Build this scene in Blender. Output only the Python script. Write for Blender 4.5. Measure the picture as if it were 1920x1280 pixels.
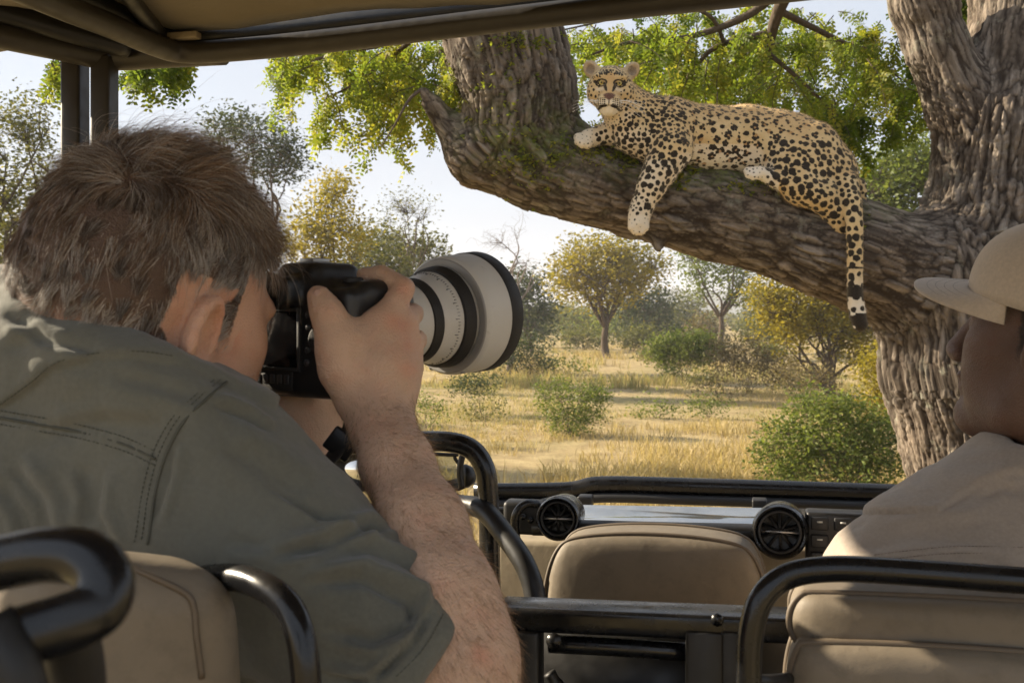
import bpy, math, random
import numpy as np
from mathutils import Vector, Matrix
from mathutils.bvhtree import BVHTree
from mathutils.kdtree import KDTree

for _o in list(bpy.data.objects):
    bpy.data.objects.remove(_o)
SC = bpy.context.scene
COL = SC.collection
R = math.radians
H = 2.2                     # eye height of the standing camera above the ground
F = 1920.0                  # focal length in photograph pixels (36 mm lens, 36 mm sensor)
HZ = 590.0                  # row of the horizon in the photograph

# ------------------------------------------------------------------ camera
cam_d = bpy.data.cameras.new('camera')
cam_d.lens = 36.0; cam_d.sensor_width = 36.0; cam_d.sensor_fit = 'HORIZONTAL'
cam_d.shift_y = -(640.0 - HZ) / 1920.0
cam_d.clip_start = 0.02; cam_d.clip_end = 6000
cam_d.dof.use_dof = True; cam_d.dof.focus_distance = 1.75; cam_d.dof.aperture_fstop = 15.0
cam = bpy.data.objects.new('camera', cam_d); COL.objects.link(cam)
cam.location = (0, 0, H); cam.rotation_euler = (R(90), 0, 0)
SC.camera = cam

# ------------------------------------------------------------------ sky, sun, exposure
SUN_AZ = math.atan2(-0.93, 0.36)      # measured from +Y towards +X
SUN_EL = R(24)
TO_SUN = Vector((math.sin(SUN_AZ) * math.cos(SUN_EL), math.cos(SUN_AZ) * math.cos(SUN_EL), math.sin(SUN_EL)))
world = bpy.data.worlds.new('World'); SC.world = world; world.use_nodes = True
wn, wl = world.node_tree.nodes, world.node_tree.links
wn.clear()
sky = wn.new('ShaderNodeTexSky'); sky.sky_type = 'NISHITA'; sky.sun_disc = False
sky.sun_elevation = SUN_EL; sky.sun_rotation = SUN_AZ
sky.air_density = 1.0; sky.dust_density = 1.0; sky.ozone_density = 1.2; sky.altitude = 300
bg = wn.new('ShaderNodeBackground'); bg.inputs['Strength'].default_value = 0.085
wo = wn.new('ShaderNodeOutputWorld')
tc = wn.new('ShaderNodeTexCoord')
sep = wn.new('ShaderNodeSeparateXYZ'); wl.new(tc.outputs['Generated'], sep.inputs[0])
zz = wn.new('ShaderNodeMath'); zz.operation = 'ADD'; zz.inputs[1].default_value = 0.12; wl.new(sep.outputs['Z'], zz.inputs[0])
zm = wn.new('ShaderNodeMath'); zm.operation = 'MAXIMUM'; zm.inputs[1].default_value = 0.05; wl.new(zz.outputs[0], zm.inputs[0])
dx = wn.new('ShaderNodeMath'); dx.operation = 'DIVIDE'; wl.new(sep.outputs['X'], dx.inputs[0]); wl.new(zm.outputs[0], dx.inputs[1])
dy = wn.new('ShaderNodeMath'); dy.operation = 'DIVIDE'; wl.new(sep.outputs['Y'], dy.inputs[0]); wl.new(zm.outputs[0], dy.inputs[1])
cmb = wn.new('ShaderNodeCombineXYZ'); wl.new(dx.outputs[0], cmb.inputs[0]); wl.new(dy.outputs[0], cmb.inputs[1])
cl = wn.new('ShaderNodeTexNoise'); cl.inputs['Scale'].default_value = 0.55; cl.inputs['Detail'].default_value = 6
cl.inputs['Roughness'].default_value = 0.55; cl.inputs['Distortion'].default_value = 0.6
wl.new(cmb.outputs[0], cl.inputs['Vector'])
cr = wn.new('ShaderNodeMapRange'); cr.inputs['From Min'].default_value = 0.36; cr.inputs['From Max'].default_value = 0.62
cr.inputs['To Min'].default_value = 0.86; cr.inputs['To Max'].default_value = 0.96
wl.new(cl.outputs['Fac'], cr.inputs['Value'])
mx = wn.new('ShaderNodeMix'); mx.data_type = 'RGBA'
mx.inputs['B'].default_value = (2.8, 3.1, 3.6, 1)
wl.new(cr.outputs[0], mx.inputs['Factor']); wl.new(sky.outputs[0], mx.inputs['A'])
wl.new(mx.outputs['Result'], bg.inputs['Color']); wl.new(bg.outputs[0], wo.inputs['Surface'])

sun_d = bpy.data.lights.new('sun', 'SUN'); sun_d.energy = 5.0; sun_d.angle = R(0.6); sun_d.color = (1.0, 0.86, 0.65)
sun = bpy.data.objects.new('sun', sun_d); COL.objects.link(sun)
sun.rotation_euler = TO_SUN.to_track_quat('Z', 'Y').to_euler(); sun.location = (-20, 20, 30)

SC.view_settings.view_transform = 'Standard'; SC.view_settings.look = 'None'
SC.view_settings.exposure = 1.48; SC.view_settings.gamma = 1.0
SC.view_settings.use_curve_mapping = False
SC.render.engine = 'CYCLES'
SC.cycles.use_denoising = True
SC.cycles.max_bounces = 8; SC.cycles.transparent_max_bounces = 8
SC.cycles.diffuse_bounces = 3; SC.cycles.glossy_bounces = 3; SC.cycles.transmission_bounces = 6; SC.cycles.volume_bounces = 0
SC.cycles.sample_clamp_indirect = 6.0
SC.cycles.caustics_reflective = False; SC.cycles.caustics_refractive = False

# ------------------------------------------------------------------ placing
def P(x, y, d):
    """point at depth d (metres ahead of the lens) that stands at photograph column x, row y"""
    return np.array([(x - 960.0) / F * d, d, H - (y - HZ) / F * d])
def V(p): return Vector((float(p[0]), float(p[1]), float(p[2])))
def ground_d(y): return H * F / (y - HZ)
YAW = 0.23                   # the vehicle stands turned: its right side is nearer
def D(x, d0): return d0 / (1 + YAW * (x - 960.0) / F)
def Q(x, y, d0): return P(x, y, D(x, d0))
def to_px(v):
    return 960 + v[:, 0] / v[:, 1] * F, HZ - (v[:, 2] - H) / v[:, 1] * F
def nrm(v):
    v = np.asarray(v, float); return v / (np.linalg.norm(v) + 1e-12)

# ------------------------------------------------------------------ objects
def tag(o, label=None, cat=None, group=None, kind=None):
    if label: o['label'] = label
    if cat: o['category'] = cat
    if group: o['group'] = group
    if kind: o['kind'] = kind
    return o
def empty(name, loc=(0, 0, 0)):
    o = bpy.data.objects.new(name, None); COL.objects.link(o); o.location = V(loc); o.empty_display_size = 0.1
    return o
def link(o, parent=None):
    COL.objects.link(o)
    if parent is not None:
        o.parent = parent
        # every mesh is built in world coordinates; only the empties stand away from the origin
        o.matrix_parent_inverse = Matrix.Translation(parent.location).inverted() if parent.type == 'EMPTY' else Matrix.Identity(4)
    return o
def mesh_np(name, verts, faces, mat=None, parent=None, smooth=True):
    """faces: (n,3) or (n,4) int array, or a list of such arrays"""
    if not isinstance(faces, list): faces = [faces]
    faces = [np.asarray(f, dtype=np.int32) for f in faces if len(f)]
    me = bpy.data.meshes.new(name)
    verts = np.asarray(verts, dtype=np.float32)
    me.vertices.add(len(verts)); me.vertices.foreach_set('co', verts.ravel())
    nl = sum(f.size for f in faces); nf = sum(len(f) for f in faces)
    me.loops.add(nl); me.loops.foreach_set('vertex_index', np.concatenate([f.ravel() for f in faces]))
    starts = []; off = 0
    for f in faces:
        starts.append(off + np.arange(len(f)) * f.shape[1]); off += f.size
    me.polygons.add(nf); me.polygons.foreach_set('loop_start', np.concatenate(starts).astype(np.int32))
    if smooth: me.polygons.foreach_set('use_smooth', np.ones(nf, dtype=bool))
    me.update(calc_edges=True); me.validate()
    if mat is not None: me.materials.append(mat)
    o = bpy.data.objects.new(name, me)
    return link(o, parent)
def attr(o, name, arr, dom='POINT'):
    arr = np.asarray(arr, dtype=np.float32)
    ty = 'FLOAT' if arr.ndim == 1 else 'FLOAT_VECTOR'
    a = o.data.attributes.new(name, ty, dom)
    a.data.foreach_set('value' if arr.ndim == 1 else 'vector', arr.ravel())
def get_co(o):
    n = len(o.data.vertices); a = np.empty(n * 3, np.float32); o.data.vertices.foreach_get('co', a); return a.reshape(-1, 3).astype(float)
def set_co(o, co):
    o.data.vertices.foreach_set('co', np.asarray(co, np.float32).ravel()); o.data.update()
def get_no(o):
    n = len(o.data.vertices); a = np.empty(n * 3, np.float32); o.data.vertices.foreach_get('normal', a); return a.reshape(-1, 3).astype(float)
def subdivide(o, levels):
    """Catmull-Clark on an all-quad mesh, in numpy"""
    me = o.data; v = get_co(o); q = np.empty(len(me.loops), np.int32); me.loops.foreach_get('vertex_index', q); q = q.reshape(-1, 4)
    for _ in range(levels):
        n = len(v); fc = v[q].mean(1)
        e = np.stack([q, np.roll(q, -1, 1)], 2).reshape(-1, 2); es = np.sort(e, 1)
        key = es[:, 0].astype(np.int64) * n + es[:, 1]; u, inv = np.unique(key, return_inverse=True)
        e0, e1 = (u // n).astype(np.int64), (u % n).astype(np.int64); ne = len(u)
        fi = np.repeat(np.arange(len(q)), 4); mid = (v[e0] + v[e1]) / 2
        cnt = np.bincount(inv, minlength=ne); fs = np.stack([np.bincount(inv, fc[fi, k], ne) for k in range(3)], 1)
        ep = (2 * mid + fs) / (2 + cnt)[:, None]
        ends = np.concatenate([e0, e1]); val = np.bincount(ends, minlength=n)
        ma = np.stack([np.bincount(ends, np.concatenate([mid[:, k], mid[:, k]]), n) for k in range(3)], 1) / np.maximum(val, 1)[:, None]
        vf = np.bincount(q.ravel(), minlength=n)
        fa = np.stack([np.bincount(q.ravel(), np.repeat(fc[:, k], 4), n) for k in range(3)], 1) / np.maximum(vf, 1)[:, None]
        w = np.maximum(val, 3)[:, None]; nv = (fa + 2 * ma + (w - 3) * v) / w
        ei = (n + inv).reshape(-1, 4); ci = n + ne + np.arange(len(q))
        q = np.concatenate([np.stack([q[:, k], ei[:, k], ci, ei[:, k - 1]], 1) for k in range(4)]).astype(np.int32)
        v = np.concatenate([nv, ep, fc])
    m = me.materials[0] if len(me.materials) else None; name = me.name
    t = mesh_np('tmp', v, q, m); o.data = t.data; o.data.name = name
    bpy.data.objects.remove(t); bpy.data.meshes.remove(me)
def bvh_of(o):
    me = o.data
    return BVHTree.FromPolygons([v.co for v in me.vertices], [p.vertices for p in me.polygons])
def onto(bvh, pts, lift=0.0):
    """walk the view rays through the given photograph points to the surface they meet"""
    out = []
    for x, y in pts:
        d = V(nrm(P(x, y, 1.0) - np.array([0, 0, H])))
        loc, no, _, _ = bvh.ray_cast(Vector((0, 0, H)), d)
        if loc is None: continue
        if no.dot(d) > 0: no = -no
        out.append(np.array(loc + no * lift))
    return out

# ------------------------------------------------------------------ noise in numpy
def _hash(ix, iy, iz, seed):
    h = (ix.astype(np.uint32) * np.uint32(374761393) + iy.astype(np.uint32) * np.uint32(668265263)
         + iz.astype(np.uint32) * np.uint32(2147483647) + np.uint32((seed * 974634777) & 0xffffffff))
    h = (h ^ (h >> np.uint32(13))) * np.uint32(1274126177)
    h = (h ^ (h >> np.uint32(15))) * np.uint32(2246822519)
    h = h ^ (h >> np.uint32(13))
    return h.astype(np.float64) / 4294967296.0
def vnoise(p, seed=0):
    p = np.asarray(p, float); i = np.floor(p).astype(np.int64); f = p - i; f = f * f * (3 - 2 * f)
    r = 0
    for a in (0, 1):
        for b in (0, 1):
            for c in (0, 1):
                w = (f[:, 0] if a else 1 - f[:, 0]) * (f[:, 1] if b else 1 - f[:, 1]) * (f[:, 2] if c else 1 - f[:, 2])
                r = r + w * _hash(i[:, 0] + a, i[:, 1] + b, i[:, 2] + c, seed)
    return r * 2 - 1
def fbm(p, octv=3, seed=0):
    r = 0; a = 1.0; s = 1.0
    for k in range(octv):
        r = r + a * vnoise(np.asarray(p) * s + 17.3 * k, seed + k); a *= 0.5; s *= 2.03
    return r
def worley(p, seed=0):
    p = np.asarray(p, float); i = np.floor(p).astype(np.int64)
    f1 = np.full(len(p), 9.0); f2 = np.full(len(p), 9.0); idv = np.zeros(len(p)); cen = np.zeros((len(p), 3))
    for a in (-1, 0, 1):
        for b in (-1, 0, 1):
            for c in (-1, 0, 1):
                x, y, z = i[:, 0] + a, i[:, 1] + b, i[:, 2] + c
                q = np.stack([x + _hash(x, y, z, seed), y + _hash(x, y, z, seed + 1), z + _hash(x, y, z, seed + 2)], 1)
                d = np.sqrt(((p - q) ** 2).sum(1)); n = d < f1
                f2 = np.where(n, f1, np.minimum(f2, d)); f1 = np.where(n, d, f1)
                idv = np.where(n, _hash(x, y, z, seed + 3), idv); cen[n] = q[n]
    return f1, f2, idv, cen
def sstep(a, b, x):
    t = np.clip((x - a) / (b - a), 0, 1); return t * t * (3 - 2 * t)

# ------------------------------------------------------------------ signed distance fields, meshed by surface nets
class Field:
    def __init__(self, axes, out=0.25):
        self.ax = [np.asarray(a, float) for a in axes]
        self.f = np.full([len(a) for a in self.ax], out, np.float32)
    @classmethod
    def box(cls, lo, hi, h):
        return cls([np.arange(lo[i], hi[i] + h, h) for i in range(3)])
    def _sl(self, lo, hi):
        s = []
        for i in range(3):
            a = max(int(np.searchsorted(self.ax[i], lo[i])) - 1, 0); b = min(int(np.searchsorted(self.ax[i], hi[i])) + 1, len(self.ax[i]))
            if b <= a: return None, None
            s.append(slice(a, b))
        g = [self.ax[0][s[0]][:, None, None], self.ax[1][s[1]][None, :, None], self.ax[2][s[2]][None, None, :]]
        return tuple(s), g
    def comb(self, fn, lo, hi, k, mode='add'):
        s, g = self._sl(lo, hi)
        if s is None: return
        v = fn(*g).astype(np.float32); f = self.f[s]
        if mode == 'add':
            if k > 0:
                h = np.maximum(k - np.abs(f - v), 0) / k; self.f[s] = np.minimum(f, v) - h * h * k * 0.25
            else: self.f[s] = np.minimum(f, v)
        else:
            v = -v
            if k > 0:
                h = np.maximum(k - np.abs(f - v), 0) / k; self.f[s] = np.maximum(f, v) + h * h * k * 0.25
            else: self.f[s] = np.maximum(f, v)
    def cone(self, a, b, ra, rb, k=0.02, mode='add'):
        a = np.asarray(a, float); b = np.asarray(b, float); ba = b - a; L = float(ba @ ba) + 1e-12
        m = max(ra, rb) + max(k, 0.02)
        def fn(X, Y, Z):
            t = np.clip(((X - a[0]) * ba[0] + (Y - a[1]) * ba[1] + (Z - a[2]) * ba[2]) / L, 0, 1)
            return np.sqrt((X - a[0] - t * ba[0]) ** 2 + (Y - a[1] - t * ba[1]) ** 2 + (Z - a[2] - t * ba[2]) ** 2) - (ra + t * (rb - ra))
        self.comb(fn, np.minimum(a, b) - m, np.maximum(a, b) + m, k, mode)
    def chain(self, pts, k=0.02):
        for (a, ra), (b, rb) in zip(pts[:-1], pts[1:]): self.cone(a, b, ra, rb, k)
    def ell(self, c, r, k=0.02, A=None, mode='add'):
        """ellipsoid; rows of A are its axes"""
        c = np.asarray(c, float); r = np.asarray(r, float); A = np.eye(3) if A is None else np.asarray(A, float)
        m = r.max() + max(k, 0.02); rm = r.min()
        def fn(X, Y, Z):
            q = 0; g = 0
            for i in range(3):
                u = (X - c[0]) * A[i, 0] + (Y - c[1]) * A[i, 1] + (Z - c[2]) * A[i, 2]
                q = q + (u / r[i]) ** 2; g = g + (u / r[i] ** 2) ** 2
            q = np.sqrt(q); g = np.sqrt(g) + 1e-9
            return q * (q - 1) / g
        self.comb(fn, c - m, c + m, k, mode)
    def plane_cut(self, p, n, lo, hi, k=0.0):
        """remove everything on the side the normal n points to, inside the box lo..hi"""
        p = np.asarray(p, float); n = nrm(n)
        def fn(X, Y, Z): return -((X - p[0]) * n[0] + (Y - p[1]) * n[1] + (Z - p[2]) * n[2])
        self.comb(fn, lo, hi, k, 'sub')
    def mesh(self):
        f = self.f; nx, ny, nz = f.shape
        s = f < 0
        cnt = np.zeros((nx - 1, ny - 1, nz - 1), np.int8)
        for a in (0, 1):
            for b in (0, 1):
                for c in (0, 1): cnt += s[a:nx - 1 + a, b:ny - 1 + b, c:nz - 1 + c]
        act = (cnt > 0) & (cnt < 8)
        ci = np.argwhere(act)
        idx = np.full(act.shape, -1, np.int32); idx[act] = np.arange(len(ci))
        acc = np.zeros((len(ci), 3)); n = np.zeros(len(ci))
        i, j, k = ci.T
        C = {(a, b, c): f[i + a, j + b, k + c].astype(float) for a in (0, 1) for b in (0, 1) for c in (0, 1)}
        for ax in range(3):
            for u in (0, 1):
                for w in (0, 1):
                    o0 = [u, w]; o0.insert(ax, 0); o1 = [u, w]; o1.insert(ax, 1)
                    f0, f1 = C[tuple(o0)], C[tuple(o1)]; m = (f0 < 0) != (f1 < 0)
                    t = np.where(m, f0 / np.where(m, f0 - f1, 1), 0)
                    for e in range(3):
                        acc[:, e] += m * (t if e == ax else o0[e])
                    n += m
        pos = ci + acc / n[:, None]
        verts = np.stack([np.interp(pos[:, e], np.arange(len(self.ax[e])), self.ax[e]) for e in range(3)], 1)
        quads = []
        for ax in range(3):
            sl0 = [slice(1, -1)] * 3; sl1 = [slice(1, -1)] * 3
            sl0[ax] = slice(0, -1); sl1[ax] = slice(1, None)
            A, B = s[tuple(sl0)], s[tuple(sl1)]
            e = np.argwhere(A != B)
            if not len(e): continue
            base = e.copy()
            for q in range(3):
                if q != ax: base[:, q] += 1
            u, w = [(1, 2), (2, 0), (0, 1)][ax]
            def cell(du, dw):
                c = base.copy(); c[:, u] -= du; c[:, w] -= dw
                return idx[c[:, 0], c[:, 1], c[:, 2]]
            qd = np.stack([cell(1, 1), cell(0, 1), cell(0, 0), cell(1, 0)], 1)
            flip = ~A[e[:, 0], e[:, 1], e[:, 2]]
            qd[flip] = qd[flip][:, ::-1]
            quads.append(qd)
        return verts, np.concatenate(quads)
def relax(verts, faces, it=1, w=0.5):
    n = len(verts)
    e = np.concatenate([faces[:, [a, (a + 1) % faces.shape[1]]] for a in range(faces.shape[1])])
    for _ in range(it):
        s = np.zeros((n, 3)); c = np.zeros(n)
        for a in range(3):
            s[:, a] = np.bincount(e[:, 0], verts[e[:, 1], a], n) + np.bincount(e[:, 1], verts[e[:, 0], a], n)
        c = np.bincount(e[:, 0], minlength=n) + np.bincount(e[:, 1], minlength=n)
        verts = verts * (1 - w) + w * s / np.maximum(c, 1)[:, None]
    return verts

# ------------------------------------------------------------------ tubes, boxes, lathes
def smooth_path(pts, n=8):
    pts = [np.asarray(p, float) for p in pts]
    if len(pts) < 3: return pts
    ext = [2 * pts[0] - pts[1]] + pts + [2 * pts[-1] - pts[-2]]
    out = []
    for i in range(1, len(ext) - 2):
        p0, p1, p2, p3 = ext[i - 1:i + 3]
        for t in np.arange(n) / n:
            out.append(0.5 * ((2 * p1) + (-p0 + p2) * t + (2 * p0 - 5 * p1 + 4 * p2 - p3) * t * t + (-p0 + 3 * p1 - 3 * p2 + p3) * t ** 3))
    out.append(pts[-1])
    return out
class MB:
    def __init__(self): self.v = []; self.q = []; self.t = []; self.n = 0
    def add(self, v, q=(), t=()):
        v = np.asarray(v, float).reshape(-1, 3)
        if len(q): self.q.append(np.asarray(q, np.int32).reshape(-1, 4) + self.n)
        if len(t): self.t.append(np.asarray(t, np.int32).reshape(-1, 3) + self.n)
        self.v.append(v); self.n += len(v)
    def tube(self, pts, r, sides=10, cap=True, flat=1.0, up=None):
        pts = np.asarray(pts, float); n = len(pts); r = np.broadcast_to(np.asarray(r, float), (n,))
        tg = np.gradient(pts, axis=0); tg /= np.linalg.norm(tg, axis=1)[:, None] + 1e-12
        u = np.array([0, 0, 1.0]) if up is None else np.asarray(up, float)
        if abs(tg[0] @ u) > 0.95 * np.linalg.norm(u): u = np.array([0, 1.0, 0.3])
        fr = []
        for i in range(n):
            u = u - tg[i] * (u @ tg[i]); u = u / (np.linalg.norm(u) + 1e-12); fr.append((u.copy(), np.cross(tg[i], u)))
        a = np.arange(sides) * 2 * math.pi / sides
        ring = np.stack([pts[i] + r[i] * (np.cos(a)[:, None] * fr[i][1] + flat * np.sin(a)[:, None] * fr[i][0]) for i in range(n)])
        v = ring.reshape(-1, 3); k = np.arange(sides); k1 = (k + 1) % sides
        q = np.concatenate([np.stack([i * sides + k, i * sides + k1, (i + 1) * sides + k1, (i + 1) * sides + k], 1) for i in range(n - 1)])
        t = []
        if cap:
            v = np.concatenate([v, pts[:1], pts[-1:]]); c0, c1 = n * sides, n * sides + 1
            t = np.concatenate([np.stack([k1, k, np.full(sides, c0)], 1), np.stack([(n - 1) * sides + k, (n - 1) * sides + k1, np.full(sides, c1)], 1)])
        self.add(v, q, t)
        return self
    def box(self, c, ax, half):
        """box with centre c, rows of ax its axes, half sizes"""
        c = np.asarray(c, float); ax = np.asarray(ax, float)
        v = [c + sx * half[0] * ax[0] + sy * half[1] * ax[1] + sz * half[2] * ax[2] for sz in (-1, 1) for sy in (-1, 1) for sx in (-1, 1)]
        self.add(v, [[0, 2, 3, 1], [4, 5, 7, 6], [0, 1, 5, 4], [2, 6, 7, 3], [0, 4, 6, 2], [1, 3, 7, 5]]); return self
    def hexa(self, v):
        """eight corners: lower four in order, then upper four in the same order"""
        self.add(v, [[3, 2, 1, 0], [4, 5, 6, 7], [0, 1, 5, 4], [1, 2, 6, 5], [2, 3, 7, 6], [3, 0, 4, 7]]); return self
    def lathe(self, c, axis, prof, sides=48, closed=False):
        """profile [(along axis, radius)...] turned round the axis through c"""
        c = np.asarray(c, float); a = nrm(axis); u = np.cross(a, [0, 0, 1.0]); u = nrm(u if np.linalg.norm(u) > 1e-3 else np.cross(a, [1.0, 0, 0])); w = np.cross(a, u)
        th = np.arange(sides) * 2 * math.pi / sides; cs = np.cos(th)[:, None] * u + np.sin(th)[:, None] * w
        v = np.concatenate([c + a * h + r * cs for h, r in prof]); k = np.arange(sides); k1 = (k + 1) % sides; n = len(prof)
        q = [np.stack([i * sides + k, ((i + 1) % n) * sides + k, ((i + 1) % n) * sides + k1, i * sides + k1], 1) for i in range(n if closed else n - 1)]
        self.add(v, np.concatenate(q)); return self
    def build(self, name, mat, parent=None, smooth=True, bevel=0.0, seg=2, auto=None):
        fs = ([np.concatenate(self.q)] if self.q else []) + ([np.concatenate(self.t)] if self.t else [])
        o = mesh_np(name, np.concatenate(self.v), fs, mat, parent, smooth)
        if bevel:
            m = o.modifiers.new('b', 'BEVEL'); m.width = bevel; m.segments = seg; m.limit_method = 'ANGLE'; m.angle_limit = R(35)
            m.harden_normals = False
        if auto is not None: o.data.set_sharp_from_angle(angle=R(auto))
        return o
# ------------------------------------------------------------------ materials
class NT:
    def __init__(self, name):
        self.m = bpy.data.materials.new(name); self.m.use_nodes = True
        self.t = self.m.node_tree; self.t.nodes.clear()
        self.out = self.n('ShaderNodeOutputMaterial')
    def n(self, ty, **kw):
        o = self.t.nodes.new(ty)
        for k, v in kw.items(): setattr(o, k, v)
        return o
    def set(self, sock, v):
        if hasattr(v, 'is_output'): self.t.links.new(v, sock)
        elif v is not None: sock.default_value = v
    def attr(self, name, vec=False):
        o = self.n('ShaderNodeAttribute', attribute_name=name); return o.outputs['Vector' if vec else 'Fac']
    def obj(self): return self.n('ShaderNodeTexCoord').outputs['Object']
    def noise(self, vec, scale, detail=4, rough=0.55, dist=0.0, col=False):
        o = self.n('ShaderNodeTexNoise'); self.set(o.inputs['Vector'], vec)
        o.inputs['Scale'].default_value = scale; o.inputs['Detail'].default_value = detail; o.inputs['Roughness'].default_value = rough
        o.inputs['Distortion'].default_value = dist
        return o.outputs['Color' if col else 'Fac']
    def voro(self, vec, scale, feature='F1', rand=1.0):
        o = self.n('ShaderNodeTexVoronoi', feature=feature); self.set(o.inputs['Vector'], vec); o.inputs['Scale'].default_value = scale
        o.inputs['Randomness'].default_value = rand
        return o.outputs['Distance']
    def scale(self, vec, s):
        o = self.n('ShaderNodeMapping'); self.set(o.inputs['Vector'], vec); o.inputs['Scale'].default_value = s; return o.outputs[0]
    def ramp(self, fac, stops, interp='LINEAR'):
        o = self.n('ShaderNodeValToRGB'); o.color_ramp.interpolation = interp; self.set(o.inputs[0], fac)
        e = o.color_ramp.elements
        while len(e) < len(stops): e.new(0.5)
        for el, (p, c) in zip(e, stops):
            el.position = p; el.color = (c, c, c, 1) if isinstance(c, (int, float)) else (*c[:3], 1)
        return o.outputs['Color']
    def rng(self, v, a, b, c=0.0, d=1.0):
        o = self.n('ShaderNodeMapRange'); self.set(o.inputs['Value'], v)
        for k, x in zip(('From Min', 'From Max', 'To Min', 'To Max'), (a, b, c, d)): o.inputs[k].default_value = x
        return o.outputs[0]
    def mix(self, fac, a, b, mode='MIX'):
        o = self.n('ShaderNodeMix', data_type='RGBA', blend_type=mode)
        col = lambda c: (*c[:3], 1) if isinstance(c, (tuple, list)) else c
        self.set(o.inputs['Factor'], fac); self.set(o.inputs['A'], col(a)); self.set(o.inputs['B'], col(b)); return o.outputs['Result']
    def math(self, op, a, b=None, c=None):
        o = self.n('ShaderNodeMath', operation=op); self.set(o.inputs[0], a); self.set(o.inputs[1], b)
        if c is not None: self.set(o.inputs[2], c)
        return o.outputs[0]
    def bump(self, h, strength=0.3, dist=0.01, normal=None):
        o = self.n('ShaderNodeBump'); o.inputs['Strength'].default_value = strength; o.inputs['Distance'].default_value = dist
        self.set(o.inputs['Height'], h); self.set(o.inputs['Normal'], normal); return o.outputs[0]
    def principled(self, **kw):
        o = self.n('ShaderNodeBsdfPrincipled')
        for k, v in kw.items():
            k = k.replace('_', ' ')
            if isinstance(v, (tuple, list)) and len(v) == 3 and k in ('Base Color', 'Emission Color', 'Sheen Tint', 'Specular Tint'): v = (*v, 1)
            self.set(o.inputs[k], v)
        return o.outputs[0]
    def done(self, sh): self.set(self.out.inputs['Surface'], sh); return self.m

def simple(name, col, rough=0.5, var=0.12, scale=30, bump=0.0, bscale=200, bdist=0.002, metallic=0.0, **kw):
    t = NT(name); v = t.obj()
    c = t.mix(t.noise(v, scale, 5), tuple(x * (1 - var) for x in col), tuple(min(1, x * (1 + var)) for x in col))
    n = t.bump(t.noise(v, bscale, 3), bump, bdist) if bump else None
    rg = t.rng(t.noise(v, scale * 1.7, 4), 0.3, 0.7, max(0.03, rough - 0.08), min(1, rough + 0.1))
    return t.done(t.principled(Base_Color=c, Roughness=rg, Metallic=metallic, Normal=n, **kw))

def m_black_paint(name='black_paint', col=(0.0065, 0.007, 0.0085), rough=0.22):
    t = NT(name); v = t.obj()
    dust = t.rng(t.noise(v, 9, 8, 0.7), 0.46, 0.80)
    geo = t.n('ShaderNodeNewGeometry'); sp = t.n('ShaderNodeSeparateXYZ'); t.set(sp.inputs[0], geo.outputs['Normal'])
    up = t.rng(sp.outputs['Z'], 0.1, 0.95, 0.01, 0.20)
    d = t.math('MULTIPLY', dust, up)
    scr = t.rng(t.noise(t.scale(v, (60, 60, 400)), 3, 3), 0.62, 0.74, 0, 0.25)
    c = t.mix(d, col, (0.16, 0.13, 0.095)); c = t.mix(scr, c, (0.05, 0.05, 0.052))
    r = t.math('ADD', t.rng(t.noise(v, 40, 5), 0.3, 0.7, rough - 0.08, rough + 0.14), t.math('MULTIPLY', d, 0.5))
    nb = t.bump(t.noise(v, 55, 4), 0.06, 0.004)
    return t.done(t.principled(Base_Color=c, Roughness=r, Normal=nb, Specular_IOR_Level=0.5))
def m_cloth(name, col, weave=900, fold=0.25):
    t = NT(name); v = t.obj()
    big = t.noise(v, 7, 5); fine = t.noise(v, 260, 3)
    c = t.mix(t.rng(big, 0.3, 0.7), tuple(x * 0.86 for x in col), tuple(x * 1.14 for x in col))
    c = t.mix(t.rng(fine, 0.35, 0.7, 0, 0.28), c, tuple(x * 1.5 for x in col))
    w = t.n('ShaderNodeTexWave', wave_type='BANDS', bands_direction='X'); t.set(w.inputs['Vector'], v); w.inputs['Scale'].default_value = weave
    w2 = t.n('ShaderNodeTexWave', wave_type='BANDS', bands_direction='Z'); t.set(w2.inputs['Vector'], v); w2.inputs['Scale'].default_value = weave
    h = t.math('ADD', t.math('MULTIPLY', w.outputs['Fac'], w2.outputs['Fac']), t.math('MULTIPLY', fine, 1.2))
    n1 = t.bump(h, 0.22, 0.0006)
    n2 = t.bump(t.noise(t.scale(v, (1, 1, 0.6)), 34, 4, 0.5, 0.5), fold, 0.006, n1)
    return t.done(t.principled(Base_Color=c, Roughness=0.88, Normal=n2, Sheen_Weight=0.25, Sheen_Roughness=0.6, Specular_IOR_Level=0.2))
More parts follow.
